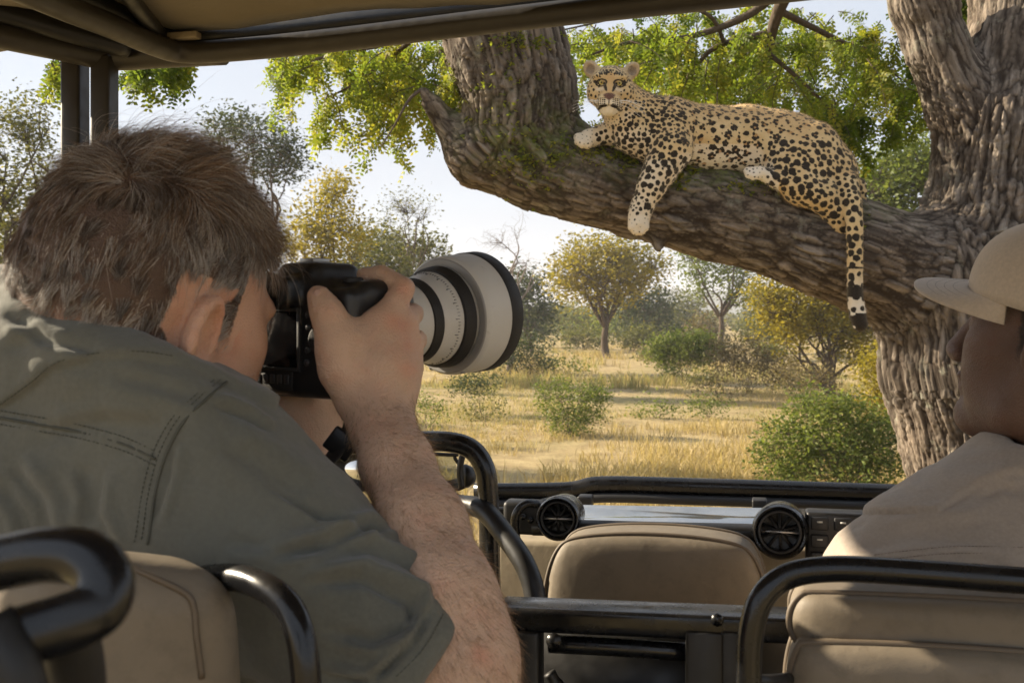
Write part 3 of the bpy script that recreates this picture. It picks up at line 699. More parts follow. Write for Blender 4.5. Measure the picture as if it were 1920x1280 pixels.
def make_grass():
    rng = np.random.default_rng(5)
    vs = []; rn = []
    def field(n, y0, y1, hgt, wid, per):
        u = rng.uniform(0, 1, n); y = 1 / (1 / y0 + u * (1 / y1 - 1 / y0))      # about even in the picture
        y = np.where(rng.uniform(0, 1, n) < 0.5, y, rng.uniform(y0, y1, n))
        x = rng.uniform(-0.64, 0.64, n) * y
        p3 = np.stack([x, y, np.zeros(n)], 1)
        keep = (fbm(p3 * 0.35, 3, 21) + 0.45 * rng.uniform(-1, 1, n)) > -0.12
        x, y, p3 = x[keep], y[keep], p3[keep]
        vig = 0.45 + 0.75 * np.clip(fbm(p3 * 0.22, 2, 31) + 0.3, 0, 1.2)
        grn = sstep(0.25, 0.7, fbm(p3 * 0.12, 2, 41))
        m = len(x); X = np.repeat(x, per) + rng.normal(0, 0.10, m * per); Y = np.repeat(y, per) + rng.normal(0, 0.10, m * per)
        Z = ground_z(X, Y); hh = hgt * np.repeat(vig, per) * rng.uniform(0.45, 1.25, m * per)
        th = rng.uniform(0, 2 * math.pi, m * per); ln = rng.uniform(0.15, 0.75, m * per) * hh
        b = np.stack([X, Y, Z - 0.02], 1); dirv = np.stack([np.cos(th), np.sin(th), np.zeros(m * per)], 1)
        side = np.stack([-np.sin(th + 0.9), np.cos(th + 0.9), np.zeros(m * per)], 1) * (wid * rng.uniform(0.6, 1.3, m * per))[:, None]
        mid = b + dirv * ln[:, None] * 0.35; mid[:, 2] += hh * 0.62
        tip = b + dirv * ln[:, None]; tip[:, 2] += hh * rng.uniform(0.8, 1.05, m * per)
        vs.append(np.stack([b - side, b + side, mid + side * 0.8, tip, mid - side * 0.8], 1).reshape(-1, 3))
        r = np.clip(rng.uniform(0.1, 0.86, m * per) * 0.6 + 0.4 * np.repeat(rng.uniform(0.1, 0.86, m), per), 0, 0.87)
        r = np.where(np.repeat(grn, per) * 0.6 > rng.uniform(0, 1, m * per), rng.uniform(0.93, 1.0, m * per), r); rn.append(r)
    field(19000, 8.5, 34, 0.25, 0.006, 11)
    field(9000, 30, 90, 0.34, 0.014, 9)
    v = np.concatenate(vs); n = len(v) // 5; k = np.arange(n) * 5
    q = np.stack([k, k + 1, k + 2, k + 4], 1); t = np.stack([k + 4, k + 2, k + 3], 1)
    o = mesh_np('grass', v, [q, t], MAT['grass'], None, False)
    r = np.concatenate(rn); attr(o, 'rnd', np.concatenate([r, r]), 'FACE')
    tag(o, 'dry straw coloured savanna grass in tufts', 'grass', kind='stuff')
make_grass()

def make_haze():
    t = NT('haze_air'); pv = t.n('ShaderNodeVolumePrincipled')
    pv.inputs['Color'].default_value = (0.93, 0.94, 1.0, 1); pv.inputs['Density'].default_value = 0.0008; pv.inputs['Anisotropy'].default_value = 0.15
    t.set(t.out.inputs['Volume'], pv.outputs[0])
    mb = MB(); mb.box((0, 0, 31), np.eye(3), (2700, 2700, 34)); o = mb.build('haze', t.m, None, False)
    tag(o, 'pale morning haze over the savanna', 'haze', kind='stuff')
    o.display_type = 'WIRE'
make_haze()
# ------------------------------------------------------------------ the big tree the leopard lies in
TD = 5.30      # depth of the branch axis
def tp(x, y, d=TD, r=None): return (P(x, y, d), None if r is None else r / F * d)
LIMBS = [
 [tp(1960, 1420, 5.55, 190), tp(1935, 1180, 5.5, 170), tp(1905, 980, 5.48, 162), tp(1868, 820, 5.45, 165), tp(1835, 680, 5.42, 172), tp(1828, 560, 5.4, 165), tp(1866, 420, 5.42, 122), tp(1880, 260, 5.45, 116), tp(1912, 110, 5.5, 92), tp(1926, -20, 5.55, 92), tp(1945, -320, 5.6, 80)],
 [tp(1842, 330, 5.42, 78), tp(1800, 200, 5.40, 62), tp(1757, 90, 5.38, 54), tp(1728, 0, 5.36, 54), tp(1690, -140, 5.3, 48), tp(1640, -300, 5.2, 40)],
 [tp(1850, 560, 5.4, 110), tp(1720, 520, 5.34, 106), tp(1600, 474, 5.31, 95), tp(1500, 442, 5.3, 86), tp(1400, 410, 5.3, 80), tp(1300, 385, 5.3, 76), tp(1200, 362, 5.3, 76), tp(1100, 332, 5.3, 80), tp(1010, 298, 5.3, 88), tp(965, 255, 5.3, 92), tp(972, 180, 5.3, 94), tp(955, 110, 5.28, 94), tp(928, 55, 5.26, 88), tp(895, -30, 5.2, 82), tp(860, -140, 5.1, 72), tp(830, -260, 5.0, 58)],
 [tp(925, 290, 5.3, 60), tp(875, 268, 5.27, 36), tp(838, 236, 5.24, 25), tp(812, 198, 5.22, 15), tp(789, 166, 5.2, 9)],
]
def build_main_tree():
    lo = (-0.75, 4.55, -0.4); hi = (3.4, 6.35, 4.45)
    fld = Field.box(lo, hi, 0.029)
    for li, L in enumerate(LIMBS):
        fld.chain(L, (0.12, 0.07, 0.14, 0.07)[li])
    # root flare, swelling at the elbow of the limb, knots
    fld.ell(P(880, 300, 5.25), (0.10, 0.14, 0.12), 0.12)
    fld.ell(P(1770, 470, 5.3), (0.16, 0.2, 0.14), 0.16)
    fld.cone(P(1233, 440, 5.22), P(1234, 470, 5.2), 0.040, 0.030, 0.03)
    for a in range(6):
        an = a * 1.05; c = P(1965, 1400, 5.55)
        fld.cone(c, c + np.array([math.cos(an) * 0.85, math.sin(an) * 0.85, -0.30]), 0.22, 0.10, 0.2)
    v, q = fld.mesh()
    root = empty('leopard_tree', (2.7, 5.5, 0.0)); tag(root, 'massive rough barked tree with a thick curved bough carrying the leopard', 'tree')
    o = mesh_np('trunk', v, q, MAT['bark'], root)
    subdivide(o, 2)
    co = get_co(o); no = get_no(o)
    # local coordinates along the limbs
    segs = []; s0 = 0.0
    for li, L in enumerate(LIMBS):
        s = 7.0 * li; sk = 0.19 if li < 2 else 0.33
        for (a, ra), (b, rb) in zip(L[:-1], L[1:]):
            ln = np.linalg.norm(b - a); segs.append((a, b, ra, rb, s, ln, sk)); s += ln
    W = np.zeros(len(co)); S = np.zeros(len(co)); T = np.zeros((len(co), 3)); C = np.zeros((len(co), 3)); best = np.full(len(co), 9.0)
    for a, b, ra, rb, s, ln, sk in segs:
        t = np.clip(((co - a) @ (b - a)) / ln ** 2, 0, 1); c = a + t[:, None] * (b - a)
        dd = np.linalg.norm(co - c, axis=1) - (ra + t * (rb - ra))
        m = dd < best; best[m] = dd[m]; S[m] = ((s + t * ln) * sk)[m]; C[m] = c[m]; T[m] = nrm(b - a)
    rad = co - C
    side = np.cross(T, np.array([0, 1.0, 0])); side /= np.linalg.norm(side, axis=1)[:, None] + 1e-9
    bk = np.stack([rad[:, 1], (rad * side).sum(1), S], 1)
    # bark relief: long plates split by furrows, broken across
    wv = np.stack([vnoise(bk * 7, 1), vnoise(bk * 7, 2), vnoise(bk * 5, 3)], 1) * 0.022
    f1, f2, pid, _ = worley((bk * np.array([1, 1, 0.8]) + wv) * 25.0, 8)
    edge = np.clip((f2 - f1) * 2.9, 0, 1)
    g1, g2, gid, _ = worley((bk * np.array([1, 1, 3.0]) + wv) * 42.0, 15)
    e2 = np.clip((g2 - g1) * 1.8, 0, 1)
    on_bough = np.exp(-((co[:, 0] - 1.0) / 1.1) ** 2)            # the bough's bark is finer than the trunk's
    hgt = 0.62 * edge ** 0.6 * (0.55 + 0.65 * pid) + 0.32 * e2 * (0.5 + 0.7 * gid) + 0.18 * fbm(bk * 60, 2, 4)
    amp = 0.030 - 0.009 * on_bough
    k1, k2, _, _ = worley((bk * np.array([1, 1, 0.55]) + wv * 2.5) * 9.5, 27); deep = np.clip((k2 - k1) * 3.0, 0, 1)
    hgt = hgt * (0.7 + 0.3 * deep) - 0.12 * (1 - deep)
    amp = amp * np.clip(0.95 + 0.75 * fbm(co * 2.6, 2, 61), 0.35, 1.7)
    thick = np.clip(np.linalg.norm(rad, axis=1) / 0.18, 0.3, 1.0)
    co2 = co + no * ((hgt - 0.55) * amp * thick + 0.018 * fbm(co * 3.2, 3, 9))[:, None]
    set_co(o, co2)
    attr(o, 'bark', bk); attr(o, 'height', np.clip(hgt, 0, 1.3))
    px, py = to_px(co)
    moss = sstep(0.25, 0.8, no[:, 2]) * 0.45 + np.exp(-(((px - 1000) / 120) ** 2 + ((py - 265) / 70) ** 2)) * 0.9 + np.exp(-(((px - 1290) / 120) ** 2 + ((py - 320) / 30) ** 2)) * 0.9
    attr(o, 'moss', np.clip(moss * sstep(1760, 1600, px), 0, 1))
    return root, o
TREE, TRUNK = build_main_tree()

def sprays():
    """boughs, hanging twigs and their feathery leaves"""
    rng = np.random.default_rng(3)
    wood = MB(); LV = []; RN = []
    def unit(v): return v / (np.linalg.norm(v, axis=-1, keepdims=True) + 1e-9)
    def twigs(A, DV, L, sz, tone):
        """hanging twigs with paired compound leaves, all at once"""
        N, n = len(A), 6
        pts = [A]; dv = unit(DV)
        for i in range(n):
            dv = unit(dv + np.array([0, 0, -0.16]) + rng.normal(0, 0.13, (N, 3))); pts.append(pts[-1] + dv * L[:, None] / n)
        pts = np.stack(pts, 1)
        for k in range(N): wood.tube(pts[k], np.linspace(0.0042, 0.0012, n + 1), 3, cap=False)
        M = 5                                            # compound leaves at every joint
        seg = np.repeat(pts[:, 1:] - pts[:, :-1], M, 1); b = np.repeat(pts[:, :-1], M, 1) + seg * rng.uniform(0, 1, (N, n * M, 1))
        t = unit(seg); s = unit(np.cross(t, rng.normal(0, 1, t.shape)))
        ax = unit(t * 0.75 + s * 0.8 + np.array([0, 0, -0.35])); l = sz * rng.uniform(0.5, 1.45, (N, n * M, 1))
        w = unit(np.cross(ax, rng.normal(0, 1, ax.shape))); un = np.cross(ax, w)
        for j in range(3):
            c = b + ax * l * (0.25 + 0.34 * j)
            for s2 in (-1, 1):
                la = unit(ax * 0.6 + w * s2); lw = unit(np.cross(la, un)) * l * 0.12; ll = l * 0.42
                LV.append(np.stack([c, c + la * ll * 0.5 + lw, c + la * ll, c + la * ll * 0.5 - lw], 2).reshape(-1, 3))
                RN.append(np.repeat(tone, n * M))
    def bough(pts, r0, r1):
        c = smooth_path(pts, 6); mb = MB(); mb.tube(c, np.linspace(r0, r1, len(c)), 8); mb.build('branch', MAT['wood'], TREE); return np.array(c)
    def clump(poly, n, dlo, dhi, L=(0.16, 0.34), sz=0.075, dr=(0, 0, -0.5), tone=0.5):
        """twigs hanging inside a patch given as (column, row, half width, half height)"""
        A = []
        for x, y, rx, ry, m in poly:
            k = int(m * n); an = rng.uniform(0, 2 * math.pi, k); rr = np.minimum(np.abs(rng.normal(0, 0.66, k)), 1.5); d = rng.uniform(dlo, dhi, k)
            A.append(P(x + rx * rr * np.cos(an), y + ry * rr * np.sin(an), d).T)
        A = np.concatenate(A); N = len(A)
        DV = np.array(dr) + rng.normal(0, 0.75, (N, 3)) * np.array([1, 1, 0.5])
        twigs(A, DV, rng.uniform(L[0], L[1], N), sz, np.clip(tone + rng.normal(0, 0.2, N), 0, 1))
    # boughs
    A = bough([P(900, -40, 5.2), P(840, 30, 5.5), P(760, 75, 5.8), P(660, 95, 5.9), P(560, 120, 5.9)], 0.035, 0.006)
    bough([P(800, 52, 5.65), P(730, 110, 5.8), P(660, 160, 5.8), P(610, 185, 5.8)], 0.016, 0.004)
    bough([P(789, 168, 5.2), P(765, 190, 5.15), P(740, 235, 5.1), P(715, 275, 5.1)], 0.010, 0.003)
    bough([P(1650, -260, 5.2), P(1520, -90, 5.6), P(1460, 20, 5.9), P(1436, 110, 6.1), P(1410, 200, 6.2)], 0.06, 0.012)
    bough([P(1490, -40, 5.7), P(1400, 30, 5.9), P(1290, 70, 6.0), P(1180, 80, 6.0), P(1090, 110, 6.0)], 0.03, 0.006)
    bough([P(1450, 60, 6.0), P(1340, 90, 6.1), P(1290, 150, 6.2), P(1250, 200, 6.3)], 0.022, 0.005)
    bough([P(1460, 20, 5.9), P(1560, 70, 6.1), P(1640, 110, 6.2), P(1690, 150, 6.2)], 0.022, 0.005)
    bough([P(1440, 100, 6.1), P(1500, 150, 6.1), P(1555, 205, 6.2), P(1580, 245, 6.2)], 0.016, 0.004)
    bough([P(1360, 85, 6.05), P(1330, 30, 5.9), P(1250, 10, 5.8), P(1130, 40, 5.8), P(1040, 60, 5.7)], 0.014, 0.004)
    bough([P(0, -60, 4.5), P(110, 40, 4.6), P(230, 75, 4.6), P(350, 90, 4.6)], 0.012, 0.003)
    # foliage patches
    clump([(620, 85, 110, 35, 1.2), (720, 95, 120, 45, 1.7), (820, 90, 70, 45, 1.2), (690, 150, 90, 26, 0.8), (780, 165, 90, 30, 0.9), (850, 165, 50, 30, 0.6), (745, 215, 45, 18, 0.5), (550, 100, 45, 20, 0.4), (625, 175, 40, 10, 0.25)], 17, 5.25, 6.9, L=(0.18, 0.42), sz=0.062, tone=0.72)
    clump([(1090, 80, 70, 50, 1.4), (1190, 70, 100, 60, 2.2), (1300, 60, 110, 60, 2.4), (1420, 60, 110, 70, 2.6), (1540, 60, 100, 60, 2.3), (1620, 90, 90, 60, 1.8), (1330, 140, 130, 50, 2.2), (1480, 140, 110, 60, 2.4), (1560, 195, 60, 45, 1.2), (1255, 140, 60, 40, 0.9), (1400, 195, 90, 25, 0.9), (1660, 150, 50, 35, 0.7)], 13, 5.5, 8.2, L=(0.20, 0.50), sz=0.064, tone=0.66)
    clump([(1560, 225, 45, 30, 0.7), (1705, 170, 25, 50, 0.5), (1800, 30, 40, 45, 0.8), (1780, -20, 60, 40, 0.8)], 30, 6.0, 6.9, tone=0.3)
    clump([(100, 112, 34, 8, 0.35), (290, 112, 70, 8, 0.6), (350, 108, 40, 6, 0.25), (245, 130, 14, 8, 0.15)], 20, 4.5, 5.0, L=(0.08, 0.17), sz=0.055, tone=0.35)
    # sprigs and moss growing on the bough itself
    v = np.concatenate(LV); RN = np.concatenate(RN)
    wood.build('twigs', MAT['wood'], TREE)['kind'] = 'stuff'
    o = mesh_np('crown', v, np.arange(len(v)).reshape(-1, 4), MAT['leaf_main'], TREE, False)
    attr(o, 'rnd', np.clip(RN + rng.normal(0, 0.14, len(RN)), 0, 1), 'FACE'); o['kind'] = 'stuff'
    # small green leaves scattered over the top of the bough
    bv = bvh_of(TRUNK); pts = []
    for (x, y, rx, ry, n) in ((1150, 290, 70, 22, 90), (1260, 330, 60, 22, 60), (1420, 350, 70, 14, 30), (1000, 300, 110, 50, 90), (940, 190, 60, 110, 40), (985, 80, 60, 20, 60), (1610, 420, 30, 20, 10)):
        for _ in range(n):
            h = onto(bv, [(x + rng.normal(0, rx * 0.5), y + rng.normal(0, ry * 0.5))], 0.008)
            if h: pts.append(h[0])
    leaf_cloud(rng, np.array(pts), 0.026, 0.012, MAT['leaf_main'], 'moss_leaves', TREE, 4, tint=0.25)
sprays()
# ------------------------------------------------------------------ leopard
def build_leopard():
    LD = 5.14
    def c(x, y, d=LD, r=0): return (P(x, y, d), r / F * d)
    def axis(lo, hi, flo, fhi, h, fh):
        return np.concatenate([np.arange(lo, flo, h), np.arange(flo, fhi, fh), np.arange(fhi, hi, h)])
    xl, xh = P(1060, 0, 5.1)[0], P(1650, 0, 5.1)[0]
    zl, zh = P(0, 650, 5.1)[2], P(0, 105, 5.1)[2]
    X = axis(xl, xh, P(1086, 0, 5)[0], P(1200, 0, 5)[0], 0.0062, 0.0033)
    Z = axis(zl, zh, P(0, 236, 5)[2], P(0, 112, 5)[2] - 0.0, 0.0062, 0.0036)
    Y = axis(4.66, 5.62, 4.74, 5.06, 0.0065, 0.0048)
    fl = Field([X, Y, Z])
    # trunk of the body
    fl.chain([c(1222, 232, 5.12, 50), c(1262, 248, 5.15, 57), c(1330, 262, 5.19, 56), c(1400, 266, 5.21, 56), c(1455, 270, 5.21, 54), c(1510, 295, 5.20, 63), c(1545, 330, 5.20, 58), c(1568, 372, 5.20, 42)], 0.06)
    fl.chain([c(1290, 232, 5.22, 30), c(1400, 236, 5.24, 32), c(1490, 248, 5.24, 34)], 0.06)       # spine
    fl.ell(P(1258, 232, 5.07), (0.105, 0.075, 0.125), 0.05)                   # shoulder blade
    fl.ell(P(1528, 268, 5.12), (0.09, 0.08, 0.085), 0.06)                      # hip bone
    # neck and chest
    fl.chain([c(1152, 178, 5.06, 40), c(1183, 212, 5.09, 42), c(1225, 238, 5.13, 46)], 0.05)
    fl.chain([c(1160, 215, 5.05, 24), c(1186, 250, 5.06, 34), c(1222, 275, 5.08, 34)], 0.05)
    # near foreleg hanging over the bough
    fl.chain([c(1258, 246, 5.06, 42), c(1258, 282, 5.00, 38), c(1238, 318, 4.98, 30), c(1221, 350, 4.97, 25), c(1206, 382, 4.97, 19), c(1199, 402, 4.965, 19)], 0.035)
    fl.chain([c(1199, 402, 4.965, 19), c(1197, 420, 4.955, 20)], 0.02)
    for k, (x, y) in enumerate(((1186, 424), (1193, 431), (1202, 431), (1209, 424))):
        fl.chain([c(1191 + 4 * k, 410, 4.945, 9), c(x, y + 2, 4.932, 8.6)], 0.005)
    # far foreleg resting along the bough
    fl.chain([c(1205, 262, 5.16, 26), c(1165, 258, 5.12, 19), c(1132, 252, 5.10, 17), c(1104, 260, 5.07, 18)], 0.03)
    for k, (x, y, dd) in enumerate(((1084, 258, 5.05), (1085, 265, 5.03), (1092, 270, 5.02), (1101, 271, 5.03))):
        fl.chain([c(1104, 260, 5.06, 12), c(x, y, dd, 8.6)], 0.005)
    # near hind leg: thigh, knee forward, foot tucked under the belly, shank hanging
    fl.ell(P(1500, 318, 5.08), np.array([72, 40, 52]) / F * 5.1, 0.06, A=np.array([[0.80, 0, -0.60], [0, 1, 0], [0.60, 0, 0.80]]))
    fl.chain([c(1470, 322, 5.06, 34), c(1500, 352, 5.03, 30), c(1540, 372, 5.02, 27)], 0.04)
    fl.chain([c(1546, 368, 5.04, 30), c(1562, 395, 5.04, 23), c(1574, 420, 5.04, 16), c(1582, 442, 5.04, 10)], 0.03)
    fl.chain([c(1490, 350, 5.02, 20), c(1455, 336, 5.0, 15), c(1428, 325, 4.99, 13)], 0.025)
    for k, (x, y) in enumerate(((1402, 321), (1404, 327), (1412, 330))):
        fl.chain([c(1424, 324, 4.985, 12), c(x, y, 4.98 - 0.010 * k, 8)], 0.005)
    # far haunch showing past the tail
    fl.ell(P(1606, 365, 5.34), (0.06, 0.08, 0.085), 0.02)
    fl.cone(P(1560, 345, 5.26), P(1602, 360, 5.33), 0.08, 0.06, 0.05)
    # tail
    fl.chain([c(1562, 322, 5.14, 30), c(1584, 345, 5.06, 24), c(1597, 378, 4.99, 18)], 0.02)
    fl.chain([c(1597, 378, 4.99, 18), c(1602, 420, 4.955, 16), c(1603, 500, 4.945, 14.5), c(1603, 555, 4.945, 14.5), c(1608, 590, 4.945, 15.5), c(1613, 608, 4.945, 14)], 0.003)
    # head, in its own frame: x towards its left (picture right), y out of the face, z up
    hc = P(1144, 166, 4.98)
    fw = nrm([-0.10, -1.0, -0.06]); rt = nrm(np.cross(fw, [0.06, 0, 1.0])); rt = -rt if rt[0] < 0 else rt; up = nrm(np.cross(rt, -fw)); up = -up if up[2] < 0 else up
    Am = np.array([rt, fw, up])
    def h(x, y, z): return hc + x * rt + y * fw + z * up
    fl.ell(h(0, -0.03, 0.026), (0.098, 0.115, 0.088), 0.03, Am)
    for s in (-1, 1):
        fl.ell(h(0.064 * s, 0.000, -0.022), (0.048, 0.065, 0.062), 0.04, Am)
        fl.ell(h(0.045 * s, 0.062, 0.046), (0.036, 0.030, 0.017), 0.02, Am)
        fl.cone(h(0.022 * s, 0.060, -0.072), h(0.026 * s, 0.116, -0.084), 0.038, 0.029, 0.016)
        # ear: cup open to the front
        ec = h(0.096 * s, -0.030, 0.092)
        ea = np.array([nrm(rt * 0.80 + up * -0.55 * s), nrm(fw + rt * 0.35 * s), nrm(up * 0.82 + rt * 0.5 * s)])
        fl.ell(ec, (0.036, 0.021, 0.050), 0.016, ea)
        fl.ell(ec + ea[1] * 0.024 + ea[2] * 0.004, (0.025, 0.021, 0.033), 0.006, ea, 'sub')
    fl.cone(h(0, 0.040, 0.045), h(0, 0.112, -0.054), 0.042, 0.032, 0.03)
    fl.ell(h(0, 0.124, -0.060), (0.030, 0.018, 0.016), 0.008, Am)
    fl.ell(h(0, 0.076, -0.118), (0.034, 0.040, 0.024), 0.018, Am)
    fl.ell(h(0, 0.02, -0.09), (0.058, 0.055, 0.045), 0.03, Am)
    fl.cone(h(-0.030, 0.128, -0.103), h(0.030, 0.128, -0.103), 0.0045, 0.0045, 0.006, 'sub')
    fl.cone(h(-0.052, 0.098, -0.098), h(-0.030, 0.130, -0.104), 0.004, 0.004, 0.006, 'sub')
    fl.cone(h(0.052, 0.098, -0.098), h(0.030, 0.130, -0.104), 0.004, 0.004, 0.006, 'sub')
    for s in (-1, 1): fl.ell(h(0.043 * s, 0.098, 0.012), (0.021, 0.020, 0.0085), 0.008, np.array([nrm(rt + up * 0.22 * s), fw, nrm(up - rt * 0.22 * s)]), 'sub')
    v, q = fl.mesh(); v = relax(v, q, 1, 0.4)
    t = NT('leopard_fur')
    vv = t.obj()
    fur = t.noise(t.scale(vv, (1, 1, 1)), 240, 3, 0.6)
    white = t.attr('white'); gold = t.attr('gold')
    base = t.mix(t.rng(t.noise(vv, 11, 4), 0.3, 0.7), (0.57, 0.395, 0.175), (0.68, 0.52, 0.285))
    base = t.mix(gold, base, (0.54, 0.305, 0.10))
    base = t.mix(white, base, (0.80, 0.745, 0.65))
    base = t.mix(t.rng(fur, 0.35, 0.7, 0, 0.22), base, (0.74, 0.58, 0.36))
    base = t.mix(t.math('MULTIPLY', t.rng(t.attr('ros'), 0.0, 0.25), 0.75), base, (0.36, 0.175, 0.055))
    sp = t.math('ADD', t.attr('spot'), t.math('MULTIPLY', t.math('SUBTRACT', t.noise(vv, 95, 3), 0.5), 0.55))
    base = t.mix(t.rng(sp, -0.07, 0.10), base, t.mix(t.rng(fur, 0.4, 0.7), (0.012, 0.009, 0.007), (0.035, 0.024, 0.016)))
    base = t.mix(t.attr('pink'), base, (0.13, 0.065, 0.05))
    base = t.mix(t.attr('earin'), base, (0.40, 0.30, 0.20))
    n = t.bump(t.math('ADD', fur, t.noise(t.scale(vv, (0.5, 1, 1)), 520, 2)), 0.45, 0.004)
    m = t.done(t.principled(Base_Color=base, Roughness=0.75, Normal=n, Sheen_Weight=0.35, Sheen_Roughness=0.5, Sheen_Tint=(1.0, 0.85, 0.6), Specular_IOR_Level=0.2))
    root = empty('leopard', P(1400, 330, 5.2)); tag(root, 'spotted leopard lying on the thick bough with one foreleg and tail hanging', 'leopard')
    o = mesh_np('body', v, q, m, root)
    co = get_co(o); no = get_no(o); px, py = to_px(co)
    lx = (co - hc) @ rt; ly = (co - hc) @ fw; lz = (co - hc) @ up
    head = sstep(0.19, 0.155, np.sqrt(lx ** 2 + lz ** 2 * 0.9)) * sstep(-0.13, -0.09, ly)
    # --- spots: scattered over the hide, each region with its own size and spacing
    rng = np.random.default_rng(8)
    tail = (px > 1575) & (py > 385) & (co[:, 1] < 5.05)
    paw = ((py > 402) & (px < 1225)) | ((px < 1112) & (py > 235)) | ((px < 1432) & (px > 1385) & (co[:, 1] < 5.03) & (py > 305))
    fore = (px < 1300) & (py > 300) & (co[:, 1] < 5.06)
    flank = (px > 1285) & (px < 1560) & (py < 330) & ~((px > 1440) & (py > 265))
    size = np.full(len(co), 0.0150); gap = np.full(len(co), 0.034)
    size[flank] = 0.0104; gap[flank] = 0.0415
    hi_ = (px > 1440) & (py > 265); size[hi_] = 0.0172; gap[hi_] = 0.0380
    size[fore] = 0.0160; gap[fore] = 0.0355
    nk = (px > 1170) & (px < 1285) & (py < 262); size[nk] = 0.0116; gap[nk] = 0.0260
    lowleg = (px < 1215) & (py > 368) & (py < 402); size[lowleg] = 0.0092; gap[lowleg] = 0.024
    size[tail] = 0.0158; gap[tail] = 0.034
    size[paw] = 0.0038; gap[paw] = 0.019
    hd = head > 0.5
    size[hd] = 0.0048; gap[hd] = 0.0145
    ck = hd & (np.abs(lx) > 0.06); size[ck] = 0.0075; gap[ck] = 0.0185
    fh = hd & (lz > 0.06); size[fh] = 0.0066; gap[fh] = 0.0145
    skip = hd & (((np.abs(lx) < 0.050) & (lz < 0.050) & (ly > 0.05)) | ((lz < -0.085) & (lz > -0.150) & (np.abs(lx) < 0.045) & (ly > 0.06)) | ((np.abs(lx) > 0.075) & (lz > 0.065)))
    order = rng.permutation(len(co)); acc = np.zeros((6000, 3)); na = 0; pick = []
    for i in order:
        if skip[i]: continue
        g = gap[i]
        if na and (((acc[:na] - co[i]) ** 2).sum(1) < g * g).any(): continue
        acc[na] = co[i]; na += 1; pick.append(i)
        if na >= 5900: break
    fill = []
    for i in order[::3]:                                   # small dots in the gaps
        if skip[i] or hd[i] or paw[i] or tail[i]: continue
        g = gap[i] * 0.67
        if (((acc[:na] - co[i]) ** 2).sum(1) < g * g).any() or na > 5900: continue
        acc[na] = co[i]; na += 1; fill.append(i)
    blobs = [co[i] for i in fill]; br = [size[i] * rng.uniform(0.45, 0.7) for i in fill]; rosc = []; rosr = []
    for i in pick:
        s = size[i]; n_ = no[i]; u = nrm(np.cross(n_, rng.normal(0, 1, 3))); w = np.cross(n_, u)
        if flank[i] and co[i, 2] > P(0, 318, 5.1)[2] and rng.uniform() < 0.8:
            k = rng.integers(3, 6); a0 = rng.uniform(0, 6.28); R0 = 0.0124 * rng.uniform(0.85, 1.2)
            for j in range(k):
                if rng.uniform() < 0.12: continue
                a = a0 + 6.283 * j / k + rng.normal(0, 0.15); blobs.append(co[i] + (u * math.cos(a) + w * math.sin(a)) * R0); br.append(s * rng.uniform(0.7, 1.05))
            rosc.append(co[i]); rosr.append(R0)
        else:
            sc_ = s * rng.uniform(0.7, 1.25) * (1.25 if flank[i] else 1.0); blobs.append(co[i]); br.append(sc_)
            if rng.uniform() < 0.25: blobs.append(co[i] + (u * 0.7 + w * 0.4) * sc_ * 0.8); br.append(sc_ * 0.68)
    def field_of(cs, rs, k=6):
        kd = KDTree(len(cs))
        for i, p in enumerate(cs): kd.insert(V(p), i)
        kd.balance(); out = np.full(len(co), -1.0)
        cw = co + np.stack([fbm(co * 55, 2, 80 + e) for e in range(3)], 1) * 0.0030        # ragged, uneven outlines
        for i in range(len(co)):
            b = -1.0
            for _, j, d in kd.find_n(cw[i], k):
                b = max(b, 1 - d / rs[j])
            out[i] = b
        return out
    spot = field_of(blobs, br, 5)
    ros = field_of(rosc, rosr, 1) if rosc else np.full(len(co), -1.0)
    spot = np.where(tail & (py > 500), np.maximum(spot, 0.9 * np.sin(py / 8.5) - 0.35), spot)
    spot = np.where(tail & (py > 588) & (px > 1604), 0.5, spot)
    # face marks: dark eye rims, tear lines, brow dashes, lip line, whisker rows
    def mark(x, y, rx, ry, val=0.7, ang=0.0):
        ca, sa = math.cos(ang), math.sin(ang); a = (lx - x) * ca + (lz - y) * sa; b = -(lx - x) * sa + (lz - y) * ca
        e = 1 - np.sqrt((a / rx) ** 2 + (b / ry) ** 2); return np.where((ly > 0.0), e * val, -1)
    fm = np.full(len(co), -1.0)
    for s in (-1, 1):
        ring = np.sqrt(((lx - 0.043 * s) / 0.0255) ** 2 + ((lz - 0.012) / 0.0165) ** 2)
        fm = np.maximum(fm, np.where((ly > 0.04), 0.52 - np.abs(ring - 0.98) * 2.6, -1))
        fm = np.maximum(fm, mark(0.022 * s, -0.010, 0.0075, 0.028, 0.9, -0.30 * s))
        fm = np.maximum(fm, mark(0.070 * s, 0.020, 0.014, 0.006, 0.8, 0.3 * s))
        for k in range(4): fm = np.maximum(fm, mark((0.020 + 0.011 * k) * s, 0.060 - 0.003 * abs(k - 1), 0.0042, 0.011, 0.8, -0.25 * s))
        for rw in range(4):
            for k in range(5): fm = np.maximum(fm, mark((0.020 + 0.010 * k) * s, -0.068 - 0.0085 * rw - 0.0010 * k, 0.0042, 0.0028, 0.7))
        fm = np.maximum(fm, mark(0.034 * s, -0.105, 0.030, 0.0065, 0.9, -0.18 * s))
    fm = np.maximum(fm, mark(0, -0.082, 0.0028, 0.020, 0.8))
    spot = np.where(hd, np.maximum(spot, fm), spot)
    earin = np.zeros(len(co)); eback = np.zeros(len(co))
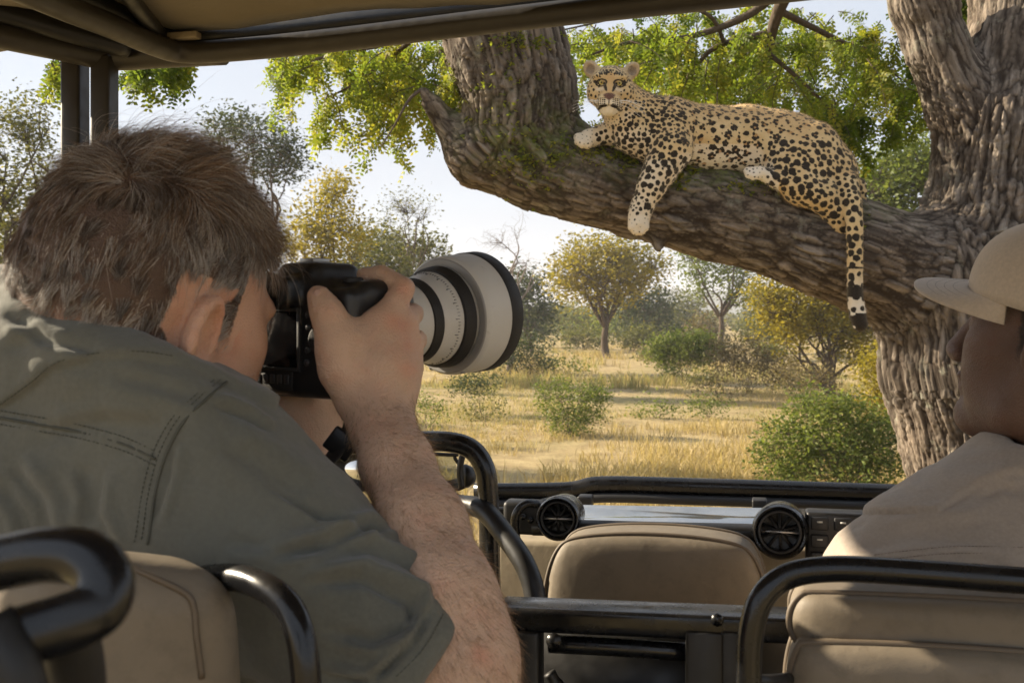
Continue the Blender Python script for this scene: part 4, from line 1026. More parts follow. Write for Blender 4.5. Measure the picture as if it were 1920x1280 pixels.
    for s in (-1, 1):
        ec = h(0.096 * s, -0.030, 0.092)
        de = np.linalg.norm(co - ec, axis=1); earin = np.maximum(earin, sstep(0.060, 0.040, de) * sstep(0.0, 0.4, no @ fw)); fm = np.where((de < 0.030) & (no @ fw > 0.2), 0.3 - de * 14 + 0.12, -1); spot = np.where(de < 0.030, fm, spot)
        spot = np.where((de < 0.058) & (de >= 0.030), -1, spot)
    attr(o, 'spot', spot); attr(o, 'ros', ros); attr(o, 'earin', earin * 0.7)
    nose = sstep(1.25, 0.9, np.sqrt((lx / np.clip(0.027 + 0.75 * (lz + 0.056), 0.006, 0.032)) ** 2 + ((lz + 0.060) / 0.016) ** 2)) * sstep(0.09, 0.11, ly)
    attr(o, 'pink', nose)
    belly = sstep(0.0, -0.75, no[:, 2]) * (py > 270) * (px > 1260) * (px < 1460)
    wh = np.maximum(np.maximum(head * sstep(-0.055, -0.085, lz + 0.35 * np.abs(lx)) * np.where(ly > 0.045, 1.0, 0.45) , belly), paw * 0.6)
    wh = np.maximum(wh, head * np.exp(-(((np.abs(lx) - 0.045) / 0.022) ** 2 + ((lz + 0.018) / 0.010) ** 2)) * 0.8)
    wh = np.maximum(wh, sstep(1245, 1180, px) * sstep(225, 262, py) * (px < 1240) * 0.6)
    wh = np.maximum(wh, 0.45 * fore); wh = np.maximum(wh, tail * sstep(480, 600, py) * 0.85)
    wh = np.maximum(wh, 0.7 * sstep(292, 322, py) * (px > 1280) * (px < 1450))
    attr(o, 'white', np.clip(wh, 0, 1))
    gold = sstep(0.15, 0.9, no[:, 2]) * (px > 1190) * (py < 330) * 0.8
    gold = np.maximum(gold, head * np.exp(-((lx / 0.032) ** 2)) * (lz < 0.06) * (lz > -0.05) * 0.75)
    attr(o, 'gold', np.clip(gold, 0, 1))
    # eyes
    te = NT('leopard_eye'); ox = te.n('ShaderNodeTexCoord').outputs['Object']
    sx = te.n('ShaderNodeSeparateXYZ'); te.set(sx.inputs[0], ox)
    rr = te.math('SQRT', te.math('ADD', te.math('POWER', sx.outputs['X'], 2.0), te.math('POWER', sx.outputs['Z'], 2.0)))
    col = te.ramp(te.rng(rr, 0.0, 0.0135), [(0.0, (0.004, 0.004, 0.003)), (0.30, (0.004, 0.004, 0.003)), (0.36, (0.42, 0.30, 0.07)), (0.72, (0.50, 0.40, 0.11)), (0.84, (0.03, 0.02, 0.01))])
    me_ = te.done(te.principled(Base_Color=col, Roughness=0.08))
    for s in (-1, 1):
        mb = MB(); a = np.linspace(0, math.pi, 13); mb.lathe((0, 0, 0), (0, -1, 0), [(0.0150 * math.cos(k), 0.0150 * math.sin(k) + 1e-5) for k in a], 24)
        e = mb.build('eye', me_, None); e.parent = root; e.matrix_parent_inverse = Matrix.Identity(4)
        e.location = V(h(0.043 * s, 0.0730, 0.012)) - root.location
        e.rotation_euler = (0, 0, 0.02 * s)
    # whiskers
    mw = simple('whisker', (0.85, 0.82, 0.75), 0.5, 0.05)
    for s in (-1, 1):
        for k in range(8):
            mb = MB(); a = h((0.026 + 0.005 * (k % 4)) * s, 0.132 - 0.004 * (k % 4), -0.074 - 0.006 * (k // 2))
            e = a + (rt * s * rng.uniform(0.09, 0.15) + fw * rng.uniform(0.0, 0.05) - up * rng.uniform(-0.01, 0.07))
            mid = (a + e) / 2 + up * 0.012
            mb.tube(smooth_path([a, mid, e], 4), np.linspace(0.0009, 0.0004, 9), 4); mb.build('whisker', mw, root)
    # tufts of coat hair that soften the outline
    idx = rng.choice(len(co), 30000); rp = co[idx]; rn_ = no[idx]
    flow = np.where((px[idx] < 1180)[:, None], np.array([0.2, 0.1, -0.6]), np.array([0.85, 0.0, -0.35]))
    flow = flow - (flow * rn_).sum(1)[:, None] * rn_
    L = (0.007 + 0.006 * rng.uniform(0, 1, len(idx)))[:, None] * np.where(paw[idx] | hd[idx], 0.55, 1.0)[:, None]
    st = np.stack([rp - rn_ * 0.001, rp + (rn_ * 0.45 + flow * 0.6) * L * 0.6, rp + (rn_ * 0.6 + flow * 1.1) * L + rng.normal(0, 0.001, rp.shape)], 1)
    w_ = np.clip(wh[idx], 0, 1)[:, None]; dk = (spot[idx] > 0.02)[:, None]
    cc = (1 - w_) * np.array([0.52, 0.36, 0.18]) + w_ * np.array([0.74, 0.67, 0.55]); cc = np.where(dk, np.array([0.015, 0.011, 0.008]), cc) * rng.uniform(0.85, 1.2, (len(idx), 1))
    strands('fur', st, 0.0005, 0.0001, cc, root, 0.6)
    return root
def strands(name, pts, r0, r1, cols, parent, rough=0.45, spec=0.3):
    """pts (n strands, m points, 3) as hair curves; cols (n,3) one colour a strand"""
    n, m, _ = pts.shape
    cu = bpy.data.hair_curves.new(name); cu.add_curves([m] * n)
    cu.attributes['position'].data.foreach_set('vector', pts.astype(np.float32).ravel()) if 'position' in cu.attributes else cu.position_data.foreach_set('vector', pts.astype(np.float32).ravel())
    ra = cu.attributes.new('radius', 'FLOAT', 'POINT') if 'radius' not in cu.attributes else cu.attributes['radius']
    ra.data.foreach_set('value', np.tile(np.linspace(r0, r1, m), n).astype(np.float32))
    ca = cu.attributes.new('tone', 'FLOAT_VECTOR', 'CURVE'); ca.data.foreach_set('vector', cols.astype(np.float32).ravel())
    t = NT(name + '_strand'); at = t.n('ShaderNodeAttribute', attribute_name='tone')
    mm = t.done(t.principled(Base_Color=at.outputs['Vector'], Roughness=rough, Specular_IOR_Level=spec))
    cu.materials.append(mm)
    o = bpy.data.objects.new(name, cu); link(o, parent); o['kind'] = 'stuff'
    return o
LEOPARD = build_leopard()
# ------------------------------------------------------------------ the open safari vehicle the camera sits in
CAR = empty('safari_vehicle', (0.1, 1.0, 0.0))
tag(CAR, 'open safari vehicle with canvas roof, black tube frame and tan seats', 'vehicle')
RIGHT = nrm([0.974, -0.224, 0]); FRONT = nrm([0.224, 0.974, 0]); UP = np.array([0, 0, 1.0]); CAX = np.array([RIGHT, FRONT, UP])
def ptube(name, pts, rpx, mat, parent=CAR, sides=16, n=8, label=None):
    """tube through (column, row, depth); radius in photograph pixels at its mean depth"""
    w = smooth_path([P(*p) for p in pts], n); d = np.mean([p[2] for p in pts])
    mb = MB(); mb.tube(w, rpx / F * d, sides); o = mb.build(name, mat, parent)
    if label: o['label'] = label
    return o
def m_vinyl(name, col):
    t = NT(name); v = t.obj()
    c = t.mix(t.rng(t.noise(v, 6, 5), 0.3, 0.7), tuple(x * 0.84 for x in col), tuple(x * 1.12 for x in col))
    c = t.mix(t.rng(t.noise(v, 45, 6, 0.7), 0.48, 0.75, 0, 0.5), c, tuple(x * 0.55 for x in col))
    c = t.mix(t.rng(t.noise(v, 14, 7, 0.75, 0.6), 0.58, 0.72, 0, 0.4), c, tuple(min(1, x * 1.7) for x in col))
    n = t.bump(t.voro(v, 700), 0.12, 0.0006); n = t.bump(t.noise(v, 18, 4, 0.5, 0.4), 0.22, 0.008, n)
    return t.done(t.principled(Base_Color=c, Roughness=t.rng(t.noise(v, 30, 4), 0.3, 0.7, 0.48, 0.68), Normal=n, Specular_IOR_Level=0.35))
MAT['vinyl'] = m_vinyl('tan_seat_vinyl', (0.215, 0.178, 0.132))
MAT['vinyl_seam'] = simple('seat_piping', (0.13, 0.10, 0.070), 0.6, 0.15, 60)
MAT['tan_metal'] = m_vinyl('tan_painted_metal', (0.30, 0.245, 0.165))
MAT['screen_glass'] = None

def cushion(name, corners, thick, parent, roundness=0.5, label=None, puff=0.25, res=26, seams=True):
    """padded panel: corners = four points (bottom left, bottom right, top right, top left) of its face towards the camera"""
    bl, br, tr, tl = [np.asarray(c, float) for c in corners]
    n = nrm(np.cross(br - bl, tl - bl)); n = n if n[1] > 0 else -n
    u = np.linspace(-1, 1, res); U, Vv = np.meshgrid(u, u, indexing='ij')
    # squircle the square so that the corners are rounded
    k = roundness
    Us = U * np.sqrt(1 - k * Vv ** 2 * 0.5 * np.abs(U) ** 3); Vs = Vv * np.sqrt(1 - k * U ** 2 * 0.5 * np.abs(Vv) ** 3)
    a = (Us + 1) / 2; b = (Vs + 1) / 2
    face = (bl * ((1 - a) * (1 - b))[..., None] + br * (a * (1 - b))[..., None] + tr * (a * b)[..., None] + tl * ((1 - a) * b)[..., None])
    bul = (np.maximum(0, 1 - np.abs(U) ** 4) * np.maximum(0, 1 - np.abs(Vv) ** 4)) ** 0.5
    front = face - n * (bul * thick * puff)[..., None]; back = face + n * (thick + bul * thick * puff)[..., None]
    mb = MB(); idx = np.arange(res * res).reshape(res, res)
    q = np.stack([idx[:-1, :-1].ravel(), idx[1:, :-1].ravel(), idx[1:, 1:].ravel(), idx[:-1, 1:].ravel()], 1)
    off = res * res
    edge = np.concatenate([idx[:, 0], idx[-1, 1:], idx[-2::-1, -1], idx[0, -2:0:-1]]); e1 = np.roll(edge, -1)
    rim = np.stack([edge + off, e1 + off, e1, edge], 1)
    mb.add(np.concatenate([front.reshape(-1, 3), back.reshape(-1, 3)]), np.concatenate([q, q[:, ::-1] + off, rim]))
    o = mb.build(name, MAT['vinyl'], parent, True)
    m = o.modifiers.new('b', 'BEVEL'); m.width = thick * 0.16; m.segments = 3; m.limit_method = 'ANGLE'; m.angle_limit = R(50)
    if label: o['label'] = label
    if seams:
        for off_ in (0.0, 1.0):
            pts = (face + n * (thick * off_)).reshape(-1, 3)[np.concatenate([edge, edge[:1]])]
            sm = MB(); sm.tube(pts, 0.0032, 6, cap=False); sm.build('piping', MAT['vinyl_seam'], o)
    return o

def build_roof():
    ZR = 0.485
    fl = np.array([-0.62, 1.90, H + ZR]); fr = np.array([1.55, 1.14, H + ZR]); bk = nrm([-0.33, -0.944, 0])
    # canvas
    nx, ny = 40, 40
    A, B = np.meshgrid(np.linspace(-0.23, 1, nx), np.linspace(-0.006, 1, ny), indexing='ij')  # left overhang widened to shade the driver, rear shortened to let light in
    pts = fl + A[..., None] * (fr - fl) + (B * 1.55)[..., None] * bk
    pts[..., 2] += 0.045 + 0.02 * np.sin(B * 19) * 0.5 + 0.012 * fbm(pts.reshape(-1, 3) * 4, 3, 2).reshape(nx, ny)
    mb = MB(); idx = np.arange(nx * ny).reshape(nx, ny)
    q = np.stack([idx[:-1, :-1].ravel(), idx[1:, :-1].ravel(), idx[1:, 1:].ravel(), idx[:-1, 1:].ravel()], 1)
    mb.add(pts.reshape(-1, 3), q); o = mb.build('canvas_roof', MAT['canvas'], CAR)
    s = o.modifiers.new('t', 'SOLIDIFY'); s.thickness = 0.006; s.offset = 1
    # front tube with rounded corner, running on as the left inner rail
    path = [(1900, -70, 1.33), (1410, -14, 1.55), (1000, 31, 1.70), (640, 74, 1.82), (440, 94, 1.88), (345, 98, 1.90), (290, 84, 1.84), (200, 46, 1.70), (90, 2, 1.56), (-120, -90, 1.36)]
    ptube('roof_rail_and_shade', path, 24, MAT['frame_brown'], n=10, label='dusty dark front roof tube with rounded corner')
    ptube('roof_rail_and_shade', [(1900, -112, 1.36), (1410, -50, 1.58), (1000, 2, 1.73), (640, 46, 1.85), (440, 66, 1.91), (300, 66, 1.90), (210, 26, 1.74), (60, -40, 1.56)], 25, MAT['black_dull'], n=8)  # added dark tube standing in for the shadow between canvas and front tube
    ptube('side_rail', [(-200, 22, 1.70), (0, 66, 1.80), (110, 89, 1.90), (205, 108, 1.97), (300, 104, 1.96), (420, 98, 1.93)], 25, MAT['frame_brown'], n=8, label='outer left roof tube resting on the two posts')
    ptube('side_rail', [(-200, -28, 1.66), (0, 22, 1.78), (120, 56, 1.86), (240, 88, 1.94)], 22, MAT['black_dull'], n=6)
    ptube('roof_strut', [(225, -30, 1.62), (262, 20, 1.74), (300, 66, 1.88)], 16, MAT['black_dull'], n=5)
    mb = MB(); mb.box(P(345, 68, 1.875), CAX, (0.030, 0.010, 0.006)); mb.build('bracket', MAT['tan_metal'], CAR, False, 0.002)
    for x, w, d in ((141, 0.021, 1.99), (196, 0.0205, 1.96)):
        top = P(x, 106, d); bot = top.copy(); bot[2] = H - 1.25
        mb = MB(); mb.box((top + bot) / 2, CAX, (w, w * 0.9, (top[2] - bot[2]) / 2)); mb.build('roof_post', MAT['frame_brown'], CAR, False, 0.006, 3)
    # rear and right posts carry the roof out of view
    for c in (np.array([1.5, 1.16, 0]), np.array([1.02, -0.28, 0])):
        mb = MB(); mb.box((c[0], c[1], (H + ZR + 0.02 + 0.95) / 2), CAX, (0.02, 0.02, (H + ZR + 0.02 - 0.95) / 2)); mb.build('roof_post', MAT['frame_brown'], CAR, False, 0.005)
build_roof()

def build_front():
    # windscreen folded flat: its black frame and the glass that mirrors the sky
    far = [(890, 921, 2.22), (1060, 919, 2.19), (1128, 908, 2.17), (1300, 912, 2.12), (1560, 920, 2.07), (1800, 928, 2.01), (2050, 936, 1.97)]
    w = smooth_path([P(*p) for p in far], 6)
    mb = MB(); mb.tube(w, 0.0145, 14, flat=1.25); frame = mb.build('windscreen_frame', MAT['black'], CAR)
    frame['label'] = 'black frame tube of the folded windscreen'
    mb = MB(); mb.tube([p + np.array([0, -0.010, -0.026]) for p in w], 0.012, 8, flat=0.9); mb.build('rubber_seal', MAT['rubber'], frame)
    t = NT('dusty_screen_glass'); v = t.obj()
    c = t.mix(t.rng(t.noise(v, 16, 6, 0.7), 0.45, 0.8, 0, 0.5), (0.03, 0.035, 0.038), (0.20, 0.17, 0.12))
    gl = t.n('ShaderNodeBsdfGlossy'); gl.inputs['Color'].default_value = (0.92, 0.94, 0.95, 1); t.set(gl.inputs['Roughness'], t.rng(t.noise(v, 12, 5), 0.35, 0.75, 0.02, 0.12))
    pr = t.principled(Base_Color=c, Roughness=0.5)
    ms = t.n('ShaderNodeMixShader'); ms.inputs[0].default_value = 0.42; t.set(ms.inputs[1], pr); t.set(ms.inputs[2], gl.outputs[0])
    gm = t.done(ms.outputs[0])
    MAT['screen_glass'] = gm
    mb = MB()
    a, b = P(985, 944, 1.96), P(2050, 962, 1.77); e, f = P(985, 982, 1.87), P(2050, 1006, 1.66)
    mb.hexa([a - UP * 0.006, b - UP * 0.006, f - UP * 0.006, e - UP * 0.006, a, b, f, e]); mb.build('windscreen_glass', gm, CAR, False)
    for x, y in ((1098, 940), (1424, 947), (1690, 955)):
        mb = MB(); mb.box(Q(x, y, 2.08), CAX, (0.014, 0.018, 0.013)); mb.build('hinge', MAT['black_dull'], frame, False, 0.003)
    # dashboard: body, padded lip
    mb = MB(); lip = [Q(x, y, 1.74) for x, y in ((1000, 988), (1110, 990), (1250, 994), (1420, 998), (1620, 1006), (1900, 1018), (2100, 1026))]
    mb.tube(smooth_path(lip, 5), 0.0165, 12, flat=0.85); dash = mb.build('dash_lip', MAT['black_dull'], CAR)
    mb = MB(); a0, b0 = Q(930, 1012, 1.80), Q(2100, 1040, 1.80)
    mb.hexa([a0 - UP * 0.42, b0 - UP * 0.42, b0 - UP * 0.42 + FRONT * 0.25, a0 - UP * 0.42 + FRONT * 0.25, a0, b0, b0 + FRONT * 0.16, a0 + FRONT * 0.16])
    db = mb.build('dashboard', MAT['tan_metal'], CAR, False, 0.01); db['label'] = 'tan painted metal dashboard under the folded windscreen'
    mb = MB(); a0, b0 = Q(1130, 1012, 1.715), Q(1425, 1017, 1.715)
    mb.hexa([a0 - UP * 0.055, b0 - UP * 0.055, b0 - UP * 0.055 + FRONT * 0.06, a0 - UP * 0.055 + FRONT * 0.06, a0, b0, b0 + FRONT * 0.06, a0 + FRONT * 0.06])
    mb.build('glove_shelf', MAT['black_dull'], db, False, 0.006)
    # round air vents
    for x, y, d, r in ((1046, 972, 1.70, 0.0365), (1462, 997, 1.52, 0.0405)):
        c = P(x, y, d); back = nrm(-FRONT + np.array([0.05 if x < 1200 else -0.05, 0, 0.10]))
        mb = MB(); mb.lathe(c, back, [(-0.10, r * 0.95), (-0.02, r * 1.02), (0.0, r * 1.0), (0.006, r * 0.93), (0.004, r * 0.84), (-0.006, r * 0.74), (-0.03, r * 0.70), (-0.032, 0.0005)], 40)
        vent = mb.build('air_vent', MAT['black'], CAR, True, auto=50)
        mb = MB(); mb.lathe(c, back, [(0.0, r * 0.80), (0.005, r * 0.78), (0.005, r * 0.70), (-0.002, r * 0.68)], 40); mb.build('vent_ring', MAT['rubber'], vent)
        sx = nrm(np.cross(back, UP)); sz = np.cross(sx, back)
        for k in range(5):
            an = math.pi * k / 5 + 0.3; dv = sx * math.cos(an) + sz * math.sin(an)
            mb = MB(); mb.box(c - back * 0.016, np.array([dv, np.cross(back, dv), back]), (r * 0.70, 0.0018, 0.010)); mb.build('blade', MAT['rubber'], vent, False)
        mb = MB(); mb.lathe(c - back * 0.008, back, [(0.0, r * 0.14), (0.006, r * 0.12), (0.008, 0.0004)], 16); mb.build('vent_knob', MAT['black_dull'], vent)
        mb = MB(); mb.tube([c - back * 0.002 - sx * r * 0.66, c - back * 0.002 + sx * r * 0.66], 0.0022, 6); mb.build('vent_bar', simple('worn_chrome', (0.42, 0.42, 0.42), 0.3, 0.1, 30, metallic=0.8), vent)
    # switch panel right of the big vent
    c = P(1578, 1010, 1.53); mb = MB(); mb.box(c, CAX, (0.052, 0.02, 0.042)); sp = mb.build('switch_panel', MAT['black_dull'], CAR, False, 0.005)
    led = simple('switch_legend', (0.55, 0.55, 0.52), 0.5, 0.05)
    for i in range(3):
        for j in range(3):
            cc = c + RIGHT * (-0.033 + 0.033 * i) + UP * (0.026 - 0.026 * j) - FRONT * 0.021
            mb = MB(); mb.box(cc, CAX, (0.0125, 0.004, 0.0095)); s = mb.build('rocker_switch', MAT['rubber'], sp, False, 0.002)
            mb = MB(); mb.box(cc - FRONT * 0.0046 + UP * 0.003, CAX, (0.004, 0.0008, 0.0012)); mb.build('legend', led, s, False)
    # black roll hoop and small wind deflector pane left of the dashboard
    ptube('grab_hoop', [(560, 838, 1.52), (640, 834, 1.51), (760, 828, 1.50), (840, 828, 1.48), (884, 842, 1.475), (908, 876, 1.47), (915, 920, 1.47), (917, 975, 1.47), (920, 1120, 1.47)], 19.5, MAT['black'], n=8, label='glossy black grab hoop in front of the photographer')
    ptube('grab_hoop', [(860, 945, 1.50), (905, 955, 1.46), (945, 1000, 1.42), (985, 1060, 1.38), (1005, 1130, 1.36), (1010, 1250, 1.35)], 20, MAT['black_dull'], n=8, label='thick black hoop curving down beside the front seat')
    # pane
    tg = NT('dusty_pane'); gl = tg.n('ShaderNodeBsdfGlossy'); gl.inputs['Roughness'].default_value = 0.03
    tr = tg.n('ShaderNodeBsdfTransparent'); tr.inputs['Color'].default_value = (0.86, 0.88, 0.86, 1)
    df = tg.n('ShaderNodeBsdfDiffuse'); df.inputs['Color'].default_value = (0.42, 0.36, 0.25, 1)
    m1 = tg.n('ShaderNodeMixShader'); tg.set(m1.inputs[0], tg.rng(tg.noise(tg.obj(), 20, 6, 0.7), 0.3, 0.8, 0.05, 0.26)); tg.set(m1.inputs[1], tr.outputs[0]); tg.set(m1.inputs[2], df.outputs[0])
    fr_ = tg.n('ShaderNodeFresnel'); fr_.inputs[0].default_value = 1.45
    m2 = tg.n('ShaderNodeMixShader'); tg.set(m2.inputs[0], fr_.outputs[0]); tg.set(m2.inputs[1], m1.outputs[0]); tg.set(m2.inputs[2], gl.outputs[0])
    pane_m = tg.done(m2.outputs[0])
    cs = [P(622, 917, 1.75), P(862, 916, 1.72), P(852, 852, 1.72), P(625, 850, 1.75)]
    mb = MB(); mb.hexa([cs[0], cs[1], cs[2], cs[3]] + [p + np.array([0, 0.005, 0]) for p in cs]); pn = mb.build('wind_deflector', pane_m, CAR, False)
    mb = MB(); loop = [cs[0], cs[1], cs[1] * 0.1 + cs[2] * 0.9, cs[2] + np.array([-0.012, 0, 0]), cs[3], cs[0]]
    mb.tube(smooth_path(loop, 8), 0.0032, 6); mb.build('pane_frame', MAT['rubber'], pn)
    ptube('mirror_stalk', [(868, 850, 1.68), (862, 882, 1.68), (866, 915, 1.68)], 6, MAT['black_dull'], n=5)
    mb = MB(); c = P(874, 892, 1.70); mb.lathe(c, nrm([-0.9, -0.4, 0]), [(-0.012, 0.0005), (-0.012, 0.014), (0, 0.02), (0.006, 0.018), (0.006, 0.0005)], 20); mb.build('mirror_back', MAT['black_dull'], CAR)
    # steering column bits and bracket left of the vent
    ptube('dash_bar', [(880, 956, 1.80), (960, 958, 1.79), (1010, 946, 1.78), (1040, 938, 1.80)], 9, MAT['black_dull'], n=5)
    ptube('dash_hook', [(968, 1010, 1.70), (966, 968, 1.69), (984, 945, 1.69), (1008, 944, 1.70)], 8, MAT['black'], n=6)
    mb = MB(); mb.box(P(985, 968, 1.74), CAX, (0.035, 0.02, 0.028)); mb.build('junction_box', MAT['black_dull'], CAR, False, 0.008, 3)
    for k in range(3):
        mb = MB(); mb.lathe(P(968 + 14 * k, 962 + 6 * k, 1.715), -FRONT, [(0, 0.005), (0.006, 0.005), (0.007, 0.0004)], 10); mb.build('bolt', MAT['black'], CAR)
    # body tub: floor, scuttle, bonnet, side panels, all below the line of sight
    mb = MB(); mb.box((0.05, 0.6, 0.93), CAX, (0.95, 1.5, 0.02)); mb.build('floor_pan', MAT['black_dull'], CAR, False)
    mb = MB(); mb.box(np.array([0.55, 2.75, 1.15]), CAX, (0.72, 0.78, 0.16)); mb.build('bonnet', MAT['tan_metal'], CAR, False, 0.05, 4)
    for s in (-1, 1):
        mb = MB(); mb.box(np.array([0.05, 0.6, 1.18]) + RIGHT * s * 0.95, CAX, (0.02, 1.5, 0.26)); mb.build('side_panel', MAT['tan_metal'], CAR, False, 0.01)
build_front()

def build_seats():
    # front passenger seat
    a = [P(1012, 1235, 1.50), P(1448, 1245, 1.42), P(1428, 1008, 1.42), P(1030, 994, 1.50)]
    s = cushion('front_seat', a, 0.075, CAR, 0.62, 'tan front passenger seat back with rounded top')
    # black box section cross bar with shiny top, posts and rails under it
    a0, b0 = Q(925, 1138, 1.17), Q(1560, 1164, 1.17)
    mb = MB(); mb.hexa([a0 - UP * 0.028, b0 - UP * 0.028, b0 - UP * 0.028 + FRONT * 0.055, a0 - UP * 0.028 + FRONT * 0.055, a0, b0, b0 + FRONT * 0.055, a0 + FRONT * 0.055])
    bar = mb.build('cross_bar', MAT['black'], CAR, False, 0.006, 3); bar['label'] = 'black box section bar across behind the front seats'
    for x, w in ((990, 0.016), (1322, 0.021), (1372, 0.012)):
        c = Q(x, 1175, 1.185); b = c.copy(); b[2] = 0.95
        mb = MB(); mb.box((c + b) / 2, CAX, (w, 0.018, (c[2] - b[2]) / 2)); mb.build('bar_post', MAT['black_dull'], bar, False, 0.004)
    ptube('lower_rail', [(1030, 1206, D(1030, 1.2)), (1150, 1212, D(1150, 1.2)), (1296, 1222, D(1296, 1.2))], 17, MAT['black'], bar, n=3)
    ptube('lower_rail', [(1030, 1260, D(1030, 1.22)), (1045, 1282, D(1045, 1.22)), (1080, 1296, D(1080, 1.22)), (1296, 1305, D(1296, 1.22))], 12, MAT['black_dull'], bar, n=5)
    mb = MB(); mb.box(Q(1180, 1330, 1.26), CAX, (0.36, 0.01, 0.115)); mb.build('kick_panel', MAT['black_dull'], bar, False)
    mb = MB(); mb.lathe(Q(1040, 1200, 1.165), -FRONT, [(0, 0.009), (0.006, 0.009), (0.007, 0.0004)], 8); mb.build('bolt', MAT['black'], bar, False)
    mb = MB(); mb.lathe(Q(1345, 1160, 1.165), -FRONT, [(0, 0.007), (0.005, 0.007), (0.006, 0.0004)], 8); mb.build('bolt', MAT['black'], bar, False)
    # seat behind the driver: back rail and two padded rolls
    ptube('seat_rail', [(1402, 1420, 0.86), (1404, 1280, 0.86), (1408, 1190, 0.86), (1428, 1122, 0.86), (1476, 1080, 0.86), (1560, 1066, 0.85), (1700, 1072, 0.84), (1920, 1088, 0.82), (2120, 1102, 0.80)], 24.5, MAT['black'], n=10, label='thick black tube rail around the near right seat back')
    a = [P(1476, 1212, 0.96), P(2120, 1262, 0.88), P(2120, 1136, 0.88), P(1482, 1104, 0.96)]
    cushion('seat_back', a, 0.06, CAR, 0.35, 'upper tan roll of the near right seat back', 0.35)
    a = [P(1470, 1420, 0.93), P(2120, 1460, 0.86), P(2120, 1232, 0.86), P(1478, 1194, 0.93)]
    cushion('seat_back', a, 0.06, CAR, 0.3, 'lower tan roll of the near right seat back', 0.35)
    ptube('seat_bracket', [(1402, 1272, 0.87), (1440, 1276, 0.88), (1478, 1272, 0.92)], 12, MAT['black_dull'], n=4)
    # the photographer's seat: tall padded back with box edge, black side hoop
    fl_, fr_ = P(120, 1040, 0.60), P(352, 1068, 0.605); bl_, br_ = P(235, 1012, 0.70), P(462, 1072, 0.70)
    v = []
    fld = Field.box(np.array([-0.36, 0.5, H - 0.62]), np.array([-0.10, 0.86, H - 0.08]), 0.006)
    ax = nrm([0.86, 0.18, 0]); ay = nrm([-0.18, 0.86, 0]) 
    cc = np.array([-0.262, 0.672, H - 0.41]); half = np.array([0.094, 0.040, 0.258])
    Ax = np.array([nrm([0.80, 0.60, 0]), nrm([-0.60, 0.80, 0.0]), np.array([0, 0, 1.0])])
    def fn(X, Y, Z):
        u = [(X - cc[0]) * A[0] + (Y - cc[1]) * A[1] + (Z - cc[2]) * A[2] for A in Ax]
        zt = np.clip((u[2] + half[2]) / (2 * half[2]), 0, 1)
        qs = [np.abs(u[0]) - (half[0] - 0.016 * zt ** 2) + 0.034, np.abs(u[1]) - half[1] + 0.026, np.abs(u[2] + 0.25 * u[0] * (u[2] > 0)) - half[2] + 0.034]
        o_ = np.sqrt(sum(np.maximum(q, 0) ** 2 for q in qs)) + np.minimum(np.maximum(np.maximum(qs[0], qs[1]), qs[2]), 0)
        return o_ - 0.030
    fld.comb(fn, (-1, 0, 0), (1, 2, 4), 0)
    vv, qq = fld.mesh(); vv = relax(vv, qq, 2, 0.5)
    s = mesh_np('seat_back', vv, qq, MAT['vinyl'], CAR); s['label'] = 'padded tan seat back behind the photographer, cut by the lower picture edge'
    bv = bvh_of(s)
    for path in ([(232, 1060), (290, 1085), (345, 1112), (362, 1135), (368, 1190), (378, 1270)], [(352, 1112), (395, 1085), (440, 1072)], [(440, 1072), (470, 1110), (490, 1180), (502, 1270)]):
        pts = onto(bv, path, 0.0008)
        if len(pts) > 2: mb = MB(); mb.tube(smooth_path(pts, 6), 0.0022, 6); mb.build('piping', MAT['vinyl_seam'], s)
    ptube('seat_hoop', [(330, 1090, 0.76), (430, 1082, 0.71), (492, 1098, 0.68), (538, 1134, 0.665), (563, 1192, 0.655), (575, 1290, 0.65), (582, 1460, 0.65)], 27, MAT['black'], n=8, label='black tube hoop beside the photographer\'s seat')
    # near grab handle, out of focus
    ptube('grab_handle', [(-160, 1090, 0.345), (0, 1056, 0.34), (90, 1040, 0.335), (160, 1046, 0.33), (196, 1084, 0.325), (186, 1134, 0.32), (140, 1162, 0.315), (50, 1190, 0.31), (-120, 1240, 0.30)], 54, MAT['black'], n=8, label='blurred black grab handle close to the lens at the lower left')
    ptube('handle_post', [(120, 1160, 0.335), (140, 1240, 0.345), (148, 1340, 0.355), (150, 1500, 0.36)], 52, MAT['rubber'], n=5)
    ptube('handle_post', [(-40, 1170, 0.30), (16, 1270, 0.30), (36, 1400, 0.30)], 64, MAT['black_dull'], n=5)
build_seats()
